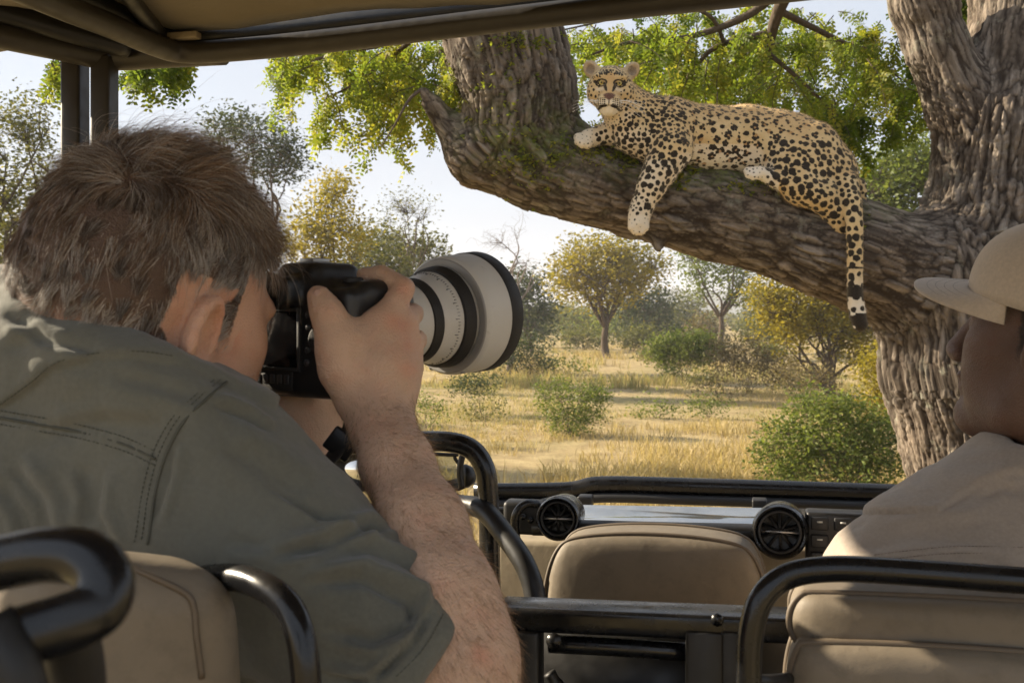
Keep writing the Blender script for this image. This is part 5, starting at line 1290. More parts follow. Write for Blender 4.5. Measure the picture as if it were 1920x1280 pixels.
# ------------------------------------------------------------------ people
class Frame:
    """a head frame: x to its right, y out of the face, z up"""
    def __init__(self, c, fwd, up, s=1.0):
        self.c = np.asarray(c, float); self.f = nrm(fwd); self.r = nrm(np.cross(self.f, up)); self.u = np.cross(self.r, self.f); self.s = s
        self.A = np.array([self.r, self.f, self.u])
    def p(self, x, y, z): return self.c + self.s * (x * self.r + y * self.f + z * self.u)
    def loc(self, co): return (co - self.c) @ self.A.T / self.s
def add_head(fl, h, ear=0.45):
    s = h.s
    E = lambda c, r, k=0.02, mode='add', A=None: fl.ell(h.p(*c), np.array(r) * s, k * s, h.A if A is None else A, mode)
    C = lambda a, b, ra, rb, k=0.02, mode='add': fl.cone(h.p(*a), h.p(*b), ra * s, rb * s, k * s, mode)
    E((0, -0.012, 0.030), (0.0765, 0.098, 0.086), 0.02)
    E((0, -0.045, -0.010), (0.068, 0.060, 0.070), 0.03)
    E((0, 0.048, -0.030), (0.060, 0.048, 0.085), 0.03)
    for d in (-1, 1):
        C((0.057 * d, 0.000, -0.045), (0.050 * d, 0.020, -0.085), 0.020, 0.019, 0.03)
        C((0.050 * d, 0.020, -0.085), (0.014 * d, 0.078, -0.108), 0.021, 0.019, 0.03)
        E((0.043 * d, 0.055, -0.018), (0.024, 0.030, 0.022), 0.025)          # cheekbone
        E((0.036 * d, 0.058, -0.055), (0.021, 0.028, 0.030), 0.03)
        E((0.026 * d, 0.084, 0.018), (0.024, 0.012, 0.010), 0.015)           # brow
        E((0.031 * d, 0.096, 0.000), (0.015, 0.012, 0.010), 0.010, 'sub')    # eye socket
        E((0.031 * d, 0.082, 0.000), (0.013, 0.012, 0.011), 0.004)
        E((0.012 * d, 0.110, -0.040), (0.010, 0.010, 0.008), 0.008)          # wing of the nose
    C((0, 0.094, 0.012), (0, 0.120, -0.034), 0.009, 0.013, 0.014)
    E((0, 0.100, -0.062), (0.026, 0.012, 0.0075), 0.008); E((0, 0.097, -0.076), (0.023, 0.012, 0.0085), 0.008)
    C((-0.022, 0.112, -0.069), (0.022, 0.112, -0.069), 0.0022, 0.0022, 0.004, 'sub')
    E((0, 0.088, -0.106), (0.024, 0.020, 0.018), 0.02)
    for d in (-1, 1):                                                         # ears
        n = nrm(h.r * d + h.f * ear); w = nrm(h.f - h.r * d * ear - h.u * 0.12); z = np.cross(n, w) * d; z = z if z @ h.u > 0 else -z
        A = np.array([n, w, z]); c = h.p(0.082 * d, -0.012, -0.020)
        fl.ell(c, np.array([0.0080, 0.0160, 0.0275]) * s, 0.008 * s, A)
        rim = [c + s * (n * 0.006 + w * 0.0150 * math.cos(a) + z * 0.0265 * math.sin(a)) for a in np.linspace(-0.9, 3.9, 15)]
        fl.chain([(p, 0.0040 * s) for p in rim], 0.004 * s)
        fl.ell(c + s * (n * 0.008 + w * 0.004 + z * 0.002), np.array([0.0085, 0.0090, 0.0165]) * s, 0.003 * s, A, 'sub')
        fl.ell(c + s * (n * 0.004 - z * 0.027 + w * 0.004), np.array([0.0058, 0.009, 0.010]) * s, 0.005 * s, A)
        fl.ell(c + s * (n * 0.006 + w * 0.014 - z * 0.004), np.array([0.005, 0.005, 0.007]) * s, 0.004 * s, A)
def sample_mesh(o, w, n, rng):
    """n random points on a mesh, weighted by the vertex weight w; returns points, normals, weights"""
    me = o.data; me.calc_loop_triangles(); m = len(me.loop_triangles)
    t = np.empty(m * 3, np.int32); me.loop_triangles.foreach_get('vertices', t); t = t.reshape(-1, 3)
    co = get_co(o); no = get_no(o)
    ar = np.linalg.norm(np.cross(co[t[:, 1]] - co[t[:, 0]], co[t[:, 2]] - co[t[:, 0]]), axis=1) * w[t].mean(1)
    k = rng.choice(m, n, p=ar / ar.sum()); b = rng.dirichlet((1, 1, 1), n)
    return (co[t[k]] * b[..., None]).sum(1), nrm2((no[t[k]] * b[..., None]).sum(1)), (w[t[k]] * b).sum(1)
def nrm2(v): return v / (np.linalg.norm(v, axis=1)[:, None] + 1e-9)
def crease(co, no, lines):
    """displacement of cloth along folds: lines of (photograph polyline, half width px, height m, both sides?)"""
    px, py = to_px(co); seen = (no * (co - np.array([0, 0, H]))).sum(1) < 0
    out = np.zeros(len(co))
    for pts, w, hgt in lines:
        best = np.full(len(co), 1e9); sgn = np.zeros(len(co)); tt = np.zeros(len(co)); L = len(pts) - 1
        for i in range(L):
            a = np.array(pts[i], float); b = np.array(pts[i + 1], float); ab = b - a
            t = np.clip(((px - a[0]) * ab[0] + (py - a[1]) * ab[1]) / (ab @ ab), 0, 1)
            dx_, dy_ = px - a[0] - t * ab[0], py - a[1] - t * ab[1]; d = np.hypot(dx_, dy_); m = d < best
            best[m] = d[m]; tt[m] = ((i + t) / L)[m]; sgn[m] = np.sign(ab[0] * dy_ - ab[1] * dx_)[m]
        fade = np.clip(np.minimum(tt, 1 - tt) * 5, 0, 1)
        face = np.clip(-(no * nrm2(co - np.array([0, 0, H]))).sum(1) * 1.8, 0, 1)
        out += np.where(seen, hgt * face * fade * (np.exp(-(best / w) ** 2) - 0.75 * np.exp(-((best - 1.6 * w * (sgn > 0) - 1e3 * (sgn <= 0)) / (0.8 * w)) ** 2)), 0)
    return out
MAT['skin'] = m_skin('light_skin', (0.63, 0.425, 0.305), (0.045, 0.030, 0.022))
MAT['dark_skin'] = m_skin('brown_skin', (0.135, 0.075, 0.052), (0.012, 0.009, 0.008), 0.55)
MAT['shirt_olive'] = m_cloth('olive_shirt_cloth', (0.125, 0.126, 0.105), 1100, 0.34)
MAT['shirt_tan'] = m_cloth('tan_shirt_cloth', (0.36, 0.30, 0.245), 1000, 0.2)
MAT['thread_olive'] = simple('olive_thread', (0.085, 0.086, 0.07), 0.9, 0.2, 80)
MAT['thread_tan'] = simple('tan_thread', (0.27, 0.22, 0.18), 0.9, 0.2, 80)
MAT['trousers'] = m_cloth('khaki_trouser_cloth', (0.16, 0.135, 0.095), 900, 0.2)
MAT['nail'] = simple('finger_nail', (0.52, 0.33, 0.26), 0.3, 0.06)

def stitch(bv, path, parent, mat, step=0.0036, r=0.00042, gap=0.0, name='stitching'):
    """a row of thread stitches lying on the cloth"""
    pts = onto(bv, path, 0.0006)
    if len(pts) < 3: return
    c = np.array(smooth_path(pts, 10)); seg = np.linalg.norm(np.diff(c, axis=0), axis=1); s = np.concatenate([[0], np.cumsum(seg)])
    mb = MB(); k = 0.0
    while k + step * 0.7 < s[-1]:
        a, b = [np.array([np.interp(q, s, c[:, i]) for i in range(3)]) for q in (k, k + step * 0.66)]
        mb.tube([a, b], r, 4); k += step
    o = mb.build(name, mat, parent); o['kind'] = 'stuff'
def seam(bv, path, parent, mat, r=0.0012, name='seam'):
    pts = onto(bv, path, 0.0002)
    if len(pts) < 3: return
    mb = MB(); mb.tube(smooth_path(pts, 8), r, 6); mb.build(name, mat, parent)

def photographer():
    root = empty('person', P(200, 1290, 0.9)); tag(root, 'man with greying brown hair in olive shirt aiming a long white lens', 'person')
    rng = np.random.default_rng(2)
    hd = Frame(P(284, 556, 0.905), (0.52, 0.82, -0.26), (0.24, 0.10, 1.0), 1.09)
    fl = Field.box(np.array([-0.50, 0.62, H - 0.42]), np.array([0.03, 1.20, H + 0.16]), 0.0040)
    add_head(fl, hd)
    nb = P(200, 800, 0.93); S_ = P(424, 932, 0.845)
    fl.chain([(hd.p(0, -0.028, -0.05), 0.058), (P(258, 705, 0.93), 0.064), (nb, 0.076)], 0.03)
    fl.chain([(hd.p(0.01, 0.02, -0.08), 0.045), (P(300, 770, 0.95), 0.06)], 0.03)
    fl.chain([(nb, 0.08), (P(300, 870, 0.88), 0.07), (S_, 0.05)], 0.05)
    # right arm
    S, E = P(424, 932, 0.845), P(852, 1350, 0.79)
    fl.chain([(S, 0.050), ((S + E) / 2, 0.046), (E, 0.044)], 0.03)
    fl.chain([(E, 0.043), (P(862, 1235, 0.795), 0.0415), (P(832, 1120, 0.81), 0.0380), (P(790, 985, 0.855), 0.0335), (P(744, 870, 0.905), 0.0280), (P(714, 792, 0.945), 0.0255), (P(710, 762, 0.953), 0.0250)], 0.025)
    # right hand: back of the hand, four fingers closed round the grip, thumb on the camera's back
    W = P(711, 768, 0.953)
    mcp = [P(724, 596, 0.963), P(756, 606, 0.975), P(768, 648, 0.983), P(766, 694, 0.984)]
    for m_, r in zip(mcp, (0.0135, 0.0138, 0.0132, 0.0122)):
        fl.chain([(W, 0.020), ((W + m_) / 2 + np.array([0, -0.004, 0]), 0.0168), (m_, r)], 0.016)
    fl.chain([(P(690, 700, 0.964), 0.022), (P(705, 640, 0.970), 0.020)], 0.025)
    fl.chain([(mcp[0], 0.0142), (P(757, 541, 0.984), 0.0112), (P(716, 514, 1.000), 0.0092), (P(682, 517, 1.010), 0.0084)], 0.003)     # index on the shutter
    fl.chain([(mcp[1], 0.0140), (P(774, 588, 1.006), 0.0108), (P(772, 592, 1.045), 0.0098), (P(742, 596, 1.060), 0.0086)], 0.0025)
    fl.chain([(mcp[2], 0.0135), (P(782, 638, 1.008), 0.0102), (P(778, 640, 1.046), 0.0094), (P(746, 640, 1.062), 0.0084)], 0.0025)
    fl.chain([(mcp[3], 0.0125), (P(778, 690, 1.004), 0.0092), (P(776, 690, 1.036), 0.0086), (P(748, 688, 1.052), 0.0078)], 0.0025)
    fl.chain([(P(660, 742, 0.953), 0.018), (P(640, 690, 0.950), 0.0185), (P(634, 640, 0.948), 0.0160), (P(614, 588, 0.947), 0.0125), (P(597, 555, 0.950), 0.0108)], 0.016)   # thumb
    fl.chain([(P(634, 650, 0.950), 0.012), (P(700, 625, 0.966), 0.014)], 0.02)     # web of the thumb
    # tendons and knuckle bumps
    for m_ in mcp: fl.cone(W + (m_ - W) * 0.25 + np.array([0, -0.0145, 0]), m_ + np.array([0, -0.0095, 0.0]), 0.0038, 0.0058, 0.006)
    # left arm and hand carrying the lens from below
    LW = P(556, 852, 1.06)
    fl.chain([(P(330, 1000, 1.02), 0.044), (P(440, 940, 1.05), 0.040), (LW, 0.030)], 0.03)
    fl.chain([(LW, 0.028), (P(575, 800, 1.085), 0.033), (P(610, 772, 1.11), 0.030)], 0.025)
    fl.chain([(LW, 0.024), (P(540, 790, 1.06), 0.026), (P(560, 760, 1.08), 0.024)], 0.025)
    for k, (x, y, d) in enumerate(((655, 770, 1.10), (662, 790, 1.12), (660, 808, 1.13), (648, 822, 1.13))):
        fl.chain([(P(600, 778 + 14 * k, 1.095), 0.0145), (P(x - 12, y - 4, d - 0.012), 0.0125), (P(x - 4, y - 26, d), 0.0105), (P(x - 10, y - 44, d + 0.02), 0.009)], 0.008)
    fl.chain([(P(556, 786, 1.055), 0.016), (P(530, 760, 1.045), 0.0135), (P(512, 748, 1.05), 0.0115)], 0.012)
    v, q = fl.mesh(); v = relax(v, q, 1, 0.35)
    body = mesh_np('body', v, q, MAT['skin'], root)
    subdivide(body, 1)
    co = get_co(body); no = get_no(body); L = hd.loc(co); px, py = to_px(co)
    # skin relief: knuckle wrinkles, veins, forearm muscle
    arm = (px > 560) & (py > 480)
    ve = np.clip(1 - np.abs(vnoise(co * np.array([60, 60, 26]), 7)) * 7, 0, 1) * arm * sstep(0, -0.5, no[:, 1]) * (py > 600) * (py < 1050)
    co = co + no * (ve * 0.00035 + 0.0003 * fbm(co * 190, 2, 6) * arm)[:, None]
    set_co(body, co)
    # scalp: where the hair grows
    hairline = np.where(L[:, 1] > 0.03, 0.048 + 0.30 * (L[:, 1] - 0.03) * (np.abs(L[:, 0]) < 0.055), np.where(L[:, 1] > -0.02, 0.012 - 0.9 * (0.0) + (L[:, 1] > 0.012) * (-0.028), np.interp(L[:, 1], [-0.11, -0.07, -0.02], [-0.036, -0.042, -0.05])))
    near_head = (np.linalg.norm(L, axis=1) < 0.155) & (px < 556)
    ear = (np.abs(L[:, 0]) > 0.071) & (np.abs(L[:, 1] + 0.004) < 0.034) & (L[:, 2] < 0.022) & (L[:, 2] > -0.065)
    sc = near_head * sstep(-0.012, 0.012, L[:, 2] - hairline) * (~ear)
    attr(body, 'scalp', np.clip(sc, 0, 1) * 0.9)
    fl_ = np.exp(-(((px - 430) / 22) ** 2 + ((py - 610) / 55) ** 2)) * (np.abs(L[:, 0]) > 0.07) * 0.5
    for x, y in ((757, 541), (733, 600), (757, 612), (766, 648), (766, 692), (900, 1225)): fl_ = fl_ + 0.4 * np.exp(-(((px - x) / 18) ** 2 + ((py - y) / 18) ** 2))
    attr(body, 'flush', np.clip(fl_ + 0.25 * near_head, 0, 1))
    # hair
    def grow(n, mask, seed, lo, hi, r0, lift, wild, steps=8):
        g = np.random.default_rng(seed); rp, rn, _ = sample_mesh(body, mask, n, g); l = hd.loc(rp)
        top = sstep(0.035, 0.10, l[:, 2] + 0.10 * l[:, 1]); front = sstep(0.02, 0.08, l[:, 1]) * top
        fd = np.outer(1 - top, [0.0, -0.30, -1.0]) + np.outer(top, [0.35, 0.75, 0.05])
        back = sstep(-0.02, -0.08, l[:, 1]) * (1 - top); fd[:, 0] += back * (0.35 * np.sign(l[:, 0]) * -0.6)
        sw = np.stack([vnoise(l * 26, 50 + i) for i in range(3)], 1) * 0.95 + np.stack([vnoise(l * 70, 60 + i) for i in range(3)], 1) * 0.7
        fd = nrm2(fd + sw); fw_ = fd @ hd.A
        fw_ = nrm2(fw_ - (fw_ * rn).sum(1)[:, None] * rn)
        _, _, cid, cc = worley(l * 80, 33); clump = (cc / 80 - l) @ hd.A * hd.s
        ln = (lo + (hi - lo) * top + 0.010 * front) * g.uniform(0.7, 1.08, n) * (0.72 + 0.5 * cid)
        lf = lift * (0.55 + 0.9 * g.uniform(0, 1, n)) * (0.22 + 1.1 * top) * (0.7 + 0.6 * cid)
        pts = []; kink = g.normal(0, 1, (n, 3)) * wild
        for t in np.linspace(0, 1, steps):
            p = rp + (rn * (lf * (t - 0.55 * t * t))[:, None] + fw_ * (t * (0.75 + 0.25 * t))) * ln[:, None]
            p = p + clump * (0.55 * t ** 1.2) + kink * (ln * t * t)[:, None] + np.array([0, 0, -1.0]) * (ln * 0.16 * t * t)[:, None]
            pts.append(p)
        grey = np.clip(0.20 + 1.1 * sstep(0.085, 0.02, l[:, 2]) * sstep(-0.06, 0.0, l[:, 1]) + 0.5 * sstep(0.04, -0.04, l[:, 2]) + 0.30 * vnoise(l * 22, 70), 0.03, 0.92)
        gm = (g.uniform(0, 1, n) < grey)[:, None]
        lock = (0.45 + 1.15 * cid)[:, None]
        br = lock * np.array([0.118, 0.076, 0.048]) * g.uniform(0.35, 1.8, (n, 1)) * (1 + 0.35 * top[:, None]); gr = (0.6 + 0.7 * cid)[:, None] * np.array([0.46, 0.42, 0.38]) * g.uniform(0.5, 1.25, (n, 1))
        return np.stack(pts, 1), np.where(gm, gr, br)
    mask = np.clip(sc, 0, 1)
    a, ca = grow(40000, mask, 5, 0.012, 0.035, 0.0, 0.66, 0.12)
    b, cb = grow(1500, mask * (L[:, 2] > 0.02), 6, 0.030, 0.050, 0.0, 0.95, 0.22)
    strands('hair', np.concatenate([a, b]), 0.00016, 0.00004, np.concatenate([ca, cb]), root, 0.38, 0.4)
    # fine hair on the forearm, stubble-length sideburn
    am = ((px > 640) & (py > 740) & (py < 1290) & (co[:, 1] < 0.99)).astype(float)
    rp, rn, _ = sample_mesh(body, am, 5600, rng)
    ax = nrm(P(711, 768, 0.953) - E); fw_ = np.tile(-ax * 0.2 + np.array([0.35, 0, -0.5]), (len(rp), 1)); fw_ = fw_ - (fw_ * rn).sum(1)[:, None] * rn
    ln = rng.uniform(0.006, 0.014, (len(rp), 1)); kn = rng.normal(0, 0.25, rp.shape)
    pts = np.stack([rp + (rn * 0.35 * t + fw_ * t * 1.1 + kn * t * t) * ln for t in np.linspace(0, 1, 4)], 1)
    strands('arm_hair', pts, 0.00010, 0.00003, np.array([0.32, 0.20, 0.11]) * rng.uniform(0.5, 1.3, (len(rp), 1)), root, 0.4, 0.4)
    # thumb nail
    for x, y, d, w, hgt in ((600, 556, 0.938, 0.0062, 0.0088),):
        c = P(x, y, d); u = nrm(P(614, 588, 0.947) - P(597, 555, 0.950)); n_ = nrm([0.30, -1, 0.12]); s_ = nrm(np.cross(u, n_)); n_ = np.cross(s_, u)
        mb = MB(); g = np.linspace(-1, 1, 9); A, B = np.meshgrid(g, g, indexing='ij')
        As = A * np.sqrt(1 - 0.45 * B ** 2); Bs = B * np.sqrt(1 - 0.45 * A ** 2)
        p = c + As[..., None] * w * s_ + Bs[..., None] * hgt * u - ((A ** 2) * 0.0028)[..., None] * n_ - ((B ** 2) * 0.0008)[..., None] * n_
        idx = np.arange(81).reshape(9, 9); qd = np.stack([idx[:-1, :-1].ravel(), idx[1:, :-1].ravel(), idx[1:, 1:].ravel(), idx[:-1, 1:].ravel()], 1)
        mb.add(p.reshape(-1, 3), qd); o = mb.build('thumb_nail', MAT['nail'], root); m = o.modifiers.new('t', 'SOLIDIFY'); m.thickness = 0.0016
    # shirt
    fs = Field.box(np.array([-0.98, 0.56, H - 0.62]), np.array([0.02, 1.28, H + 0.06]), 0.0058)
    fs.chain([(P(225, 752, 0.93), 0.096), (P(205, 830, 0.93), 0.11)], 0.04)
    fs.chain([(P(10, 622, 0.89), 0.034), (P(84, 650, 0.843), 0.033), (P(165, 694, 0.818), 0.032), (P(260, 732, 0.810), 0.029), (P(350, 768, 0.815), 0.024), (P(430, 800, 0.85), 0.022)], 0.03)
    fs.chain([(P(40, 655, 0.97), 0.052), (P(-60, 720, 1.0), 0.07), (P(-170, 800, 1.04), 0.085)], 0.06)
    fs.chain([(P(120, 810, 0.92), 0.10), (P(290, 885, 0.875), 0.080), (P(410, 935, 0.85), 0.071)], 0.045)
    fs.chain([(P(60, 830, 0.96), 0.13), (P(60, 1050, 0.95), 0.165), (P(20, 1350, 0.92), 0.19)], 0.10)
    fs.chain([(P(290, 985, 0.93), 0.10), (P(260, 1120, 0.93), 0.14), (P(200, 1400, 0.92), 0.16)], 0.10)
    fs.chain([(P(-150, 830, 1.04), 0.085), (P(0, 1000, 1.10), 0.07), (P(240, 1050, 1.06), 0.06)], 0.05)       # left sleeve, mostly hidden
    H1 = S + (E - S) * 0.90
    ax = nrm(E - S); ax_s = ax
    fs.chain([(S, 0.070), (S + (E - S) * 0.35, 0.063), (S + (E - S) * 0.70, 0.064), (S + (E - S) * 1.0, 0.072)], 0.05)
    lo, hi = np.array([-0.14, 0.56, H - 0.65]), np.array([0.1, 1.0, H - 0.16])
    cut = S + (E - S) * 0.88
    fs.plane_cut(cut, nrm(ax + np.array([0.10, 0, 0.10])), lo, hi, 0.004)
    fs.cone(cut - ax * 0.03, cut + ax * 0.08, 0.050, 0.064, 0.006, 'sub')
    # room for the neck
    fs.cone(hd.p(0, -0.01, 0.03), P(256, 722, 0.94), 0.090, 0.062, 0.006, 'sub')
    v, q = fs.mesh(); v = relax(v, q, 2, 0.5)
    sh = mesh_np('shirt', v, q, MAT['shirt_olive'], root); sh['label'] = 'olive green short sleeved shirt with stitched yoke'
    subdivide(sh, 1)
    co = get_co(sh); no = get_no(sh); px, py = to_px(co)
    # folded collar lies over the yoke
    cl = np.interp(px, [-200, 0, 60, 100, 180, 260, 340, 430, 520], [840, 768, 725, 690, 672, 668, 682, 722, 760])
    col_ = sstep(6, -6, py - cl) * (co[:, 2] > H - 0.12) * (px < 520)
    fold = crease(co, no, [
        ([(500, 905), (600, 965), (700, 985), (790, 990)], 9, -0.004), ([(470, 1040), (600, 1000), (700, 965), (760, 1010)], 13, 0.006),
        ([(620, 1015), (700, 1010), (780, 1045), (850, 1085)], 12, 0.005), ([(560, 1075), (680, 1060), (790, 1110), (800, 1160)], 14, 0.007),
        ([(600, 1180), (700, 1200), (770, 1170), (790, 1110)], 12, -0.005), ([(590, 1250), (690, 1265), (760, 1200), (795, 1130)], 11, 0.006),
        ([(640, 1290), (720, 1255), (785, 1180), (812, 1120)], 8, -0.004), ([(420, 1010), (520, 1030), (620, 1020)], 14, -0.004),
        ([(340, 830), (330, 900), (300, 990)], 10, 0.003), ([(430, 800), (520, 850), (600, 900)], 22, 0.004),
        ([(40, 850), (100, 930), (120, 1020)], 16, 0.004), ([(150, 870), (170, 930), (160, 1000)], 14, -0.0035), ([(210, 880), (200, 960), (230, 1020)], 12, 0.003),
        ([(0, 900), (40, 960), (60, 1040)], 14, -0.003), ([(60, 790), (200, 760), (320, 770)], 20, 0.003), ([(200, 700), (300, 720), (380, 750)], 16, -0.0025),
        ([(400, 740), (470, 765), (520, 800)], 9, 0.004), ([(0, 640), (80, 620), (140, 650)], 14, 0.003), ([(10, 590), (90, 640), (200, 670)], 10, -0.003)])
    wr = 0.0040 * fbm(co * np.array([15, 15, 9]), 3, 14) * (0.5 + 0.5 * sstep(400, 700, px)) + 0.0014 * fbm(co * 48, 2, 15)
    # puckers along the yoke seam
    yk = np.interp(px, [0, 80, 150, 230, 300], [783, 797, 810, 832, 862]); pk = np.exp(-((py - yk) / 13) ** 2) * (px < 305) * np.sin(px * 0.62) * 0.0009
    dc = -((co - cut) @ nrm(ax_s + np.array([0.10, 0, 0.10]))); slv = (px > 560) & (np.linalg.norm(co - cut, axis=1) < 0.12)
    keep = np.where(slv, sstep(0.002, 0.03, dc), 1.0); hem = slv * sstep(0.030, 0.026, dc) * sstep(-0.004, 0.004, dc) * 0.0016
    co = co + no * (col_ * 0.0065 + (fold * 1.35 + wr + pk) * keep + hem)[:, None]
    set_co(sh, co)
    bv = bvh_of(sh)
    yoke = [(0, 783), (80, 797), (150, 810), (230, 832), (292, 860)]
    arms = [(425, 716), (390, 745), (345, 790), (312, 850), (292, 920), (280, 1000), (276, 1020)]
    seam(bv, yoke, sh, MAT['thread_olive'], 0.0011); seam(bv, arms, sh, MAT['thread_olive'], 0.0012)
    for dy in (-14, 12): stitch(bv, [(x, y + dy) for x, y in yoke], sh, MAT['thread_olive'])
    for dx_ in (-12, -24): stitch(bv, [(x + dx_, y - 4) for x, y in arms], sh, MAT['thread_olive'])
    stitch(bv, [(0, 758), (60, 714), (105, 680), (180, 662), (260, 658), (330, 668)], sh, MAT['thread_olive'])
    stitch(bv, [(850, 1100), (826, 1160), (790, 1220), (740, 1270)], sh, MAT['thread_olive'])
    # trousers, hidden by the seat from here
    ft = Field.box(np.array([-0.75, 0.55, 0.95]), np.array([0.25, 1.6, 1.95]), 0.016)
    hip = np.array([-0.42, 0.92, 1.52])
    ft.ell(hip, (0.19, 0.17, 0.17), 0.05)
    for s in (-1, 1):
        a = hip + np.array([0.07 * s + 0.02, -0.05 * s + 0.06, -0.05]); k = a + np.array([0.28, 0.34, -0.02]); f = k + np.array([0.04, 0.06, -0.42])
        ft.chain([(a, 0.09), (k, 0.065), (f, 0.05)], 0.04)
    v, q = ft.mesh(); mesh_np('trousers', v, q, MAT['trousers'], root)
    return root
PHOTOGRAPHER = photographer()

def driver():
    root = empty('person', P(1900, 1290, 1.2)); tag(root, 'dark skinned driver in tan cap and tan shirt, face turned away', 'person')
    rng = np.random.default_rng(4)
    hd = Frame(P(2000, 630, 1.16), (-0.63, 0.76, 0.14), (0.10, -0.12, 1.0), 1.03)
    fl = Field.box(np.array([0.44, 1.0, H - 0.42]), np.array([0.86, 1.40, H + 0.12]), 0.0042)
    add_head(fl, hd, -0.25)
    fl.chain([(hd.p(0, -0.02, -0.06), 0.062), (hd.p(0, -0.050, -0.14), 0.062), (P(2010, 940, 1.18), 0.072)], 0.03)
    v, q = fl.mesh(); v = relax(v, q, 1, 0.35)
    body = mesh_np('body', v, q, MAT['dark_skin'], root)
    co = get_co(body); L = hd.loc(co)
    sc = sstep(-0.01, 0.012, L[:, 2] - np.where(L[:, 1] > 0.02, 0.05, np.where(L[:, 1] > -0.02, -0.02, -0.07))) * (np.abs(L[:, 0]) < 0.0765) * (np.linalg.norm(L, axis=1) < 0.14)
    attr(body, 'scalp', sc * 0.8); attr(body, 'flush', np.zeros(len(co)))
    # close cropped hair
    rp, rn, _ = sample_mesh(body, sc * (L[:, 2] < 0.06), 5000, rng)
    pts = np.stack([rp + (rn + rng.normal(0, 0.5, rp.shape)) * 0.004 * t for t in (0, 0.5, 1.0)], 1)
    strands('hair', pts, 0.00014, 0.00006, np.full((len(rp), 3), 0.012) * rng.uniform(0.5, 2.0, (len(rp), 1)), root)
    # cap: panelled crown, curved brim
    mc = m_cloth('cap_twill', (0.52, 0.43, 0.335), 900, 0.08)
    up = nrm([0.02, -0.20, 1.0]); f = nrm(hd.f - (hd.f @ up) * up); r = np.cross(f, up)
    cc = hd.p(0, -0.008, 0.046); a_, b_, hh = 0.090 * 1.06, 0.110 * 1.06, 0.086 * 1.06
    nu, nv = 48, 16
    th = np.linspace(0, 2 * math.pi, nu, endpoint=False); ph = np.linspace(0, 1, nv)
    pts = []
    for t in ph:
        an = t * math.pi / 2
        rr = math.cos(an) ** 0.75; z = math.sin(an) ** 0.95
        for k in th:
            pan = 1 + 0.006 * abs(math.sin(k * 3)) * (1 - t)
            pts.append(cc + (r * math.cos(k) * a_ + f * math.sin(k) * b_) * rr * pan + up * (z * hh - 0.012 - 0.022 * (1 - t) * max(0, -math.sin(k)) + 0.012 * (1 - t) * max(0, math.sin(k))))
    idx = np.arange(nu * nv).reshape(nv, nu); k = np.arange(nu); k1 = (k + 1) % nu
    qd = np.concatenate([np.stack([idx[i][k], idx[i][k1], idx[i + 1][k1], idx[i + 1][k]], 1) for i in range(nv - 1)])
    mb = MB(); mb.add(pts, qd); cap = mb.build('cap', mc, root); cap['label'] = 'tan cotton baseball cap'
    s = cap.modifiers.new('t', 'SOLIDIFY'); s.thickness = 0.003; s.offset = 1
    # brim
    nu, nv = 40, 14; pts = []; L_ = 0.072
    for j in range(nv):
        w = j / (nv - 1)
        for i in range(nu):
            t = -1 + 2 * i / (nu - 1); k = math.pi / 2 + t * 1.22
            base = cc + r * math.cos(k) * a_ * 1.0 + f * math.sin(k) * b_ * 1.0 - up * 0.004
            reach = L_ * (1 - abs(t) ** 2.2) ** 0.75 if abs(t) < 1 else 0
            side = math.cos(k) * 0.25
            p = base + (f * 1.0 + r * side) * reach * w - up * (0.022 * (abs(t) ** 1.9) * w + 0.004 * w)
            pts.append(p)
    idx = np.arange(nu * nv).reshape(nv, nu)
    qd = np.stack([idx[:-1, :-1].ravel(), idx[:-1, 1:].ravel(), idx[1:, 1:].ravel(), idx[1:, :-1].ravel()], 1)
    mb = MB(); mb.add(pts, qd); brim = mb.build('brim', mc, cap); s = brim.modifiers.new('t', 'SOLIDIFY'); s.thickness = 0.0035; s.offset = 0
    g = np.array(pts).reshape(nv, nu, 3)
    for j in (4, 6, 8, 10):
        mb = MB(); mb.tube(g[j][2:-2] + up * 0.0016, 0.0004, 4); mb.build('brim_stitching', MAT['thread_tan'], brim)
    for kk in range(6):
        an = kk * math.pi / 3 + math.pi / 2; line = []
        for t in ph: 
            i0 = int(round(an / (2 * math.pi) * 48)) % 48; line.append(np.array(pts[0]) * 0)
        ring = [cc + (r * math.cos(an) * a_ + f * math.sin(an) * b_) * (math.cos(t * math.pi / 2) ** 0.75) * 1.012 + up * (math.sin(t * math.pi / 2) ** 0.95 * hh - 0.011 - 0.022 * (1 - t) * max(0, -math.sin(an)) + 0.012 * (1 - t) * max(0, math.sin(an))) for t in ph]
        mb = MB(); mb.tube(ring, 0.0012, 5); mb.build('cap_seam', mc, cap)
    mb = MB(); mb.lathe(cc + up * (hh - 0.008), up, [(0, 0.008), (0.004, 0.006), (0.006, 0.0005)], 12); mb.build('cap_button', mc, cap)
    # shirt
    fs = Field.box(np.array([0.28, 0.93, H - 0.75]), np.array([1.15, 1.65, H - 0.09]), 0.0075)
    fs.chain([(P(2000, 912, 1.18), 0.078), (P(2010, 1002, 1.18), 0.10)], 0.05)
    fs.chain([(P(1990, 967, 1.18), 0.085), (P(1850, 1027, 1.16), 0.070), (P(1730, 1072, 1.15), 0.062), (P(1660, 1107, 1.15), 0.062)], 0.06)
    fs.chain([(P(1660, 1110, 1.15), 0.064), (P(1635, 1212, 1.18), 0.058), (P(1620, 1362, 1.22), 0.055)], 0.04)
    fs.chain([(P(1960, 1072, 1.17), 0.13), (P(1940, 1262, 1.17), 0.16), (P(1930, 1512, 1.2), 0.17)], 0.08)
    fs.chain([(P(1780, 1122, 1.16), 0.09), (P(1800, 1312, 1.17), 0.12), (P(1820, 1512, 1.2), 0.14)], 0.08)
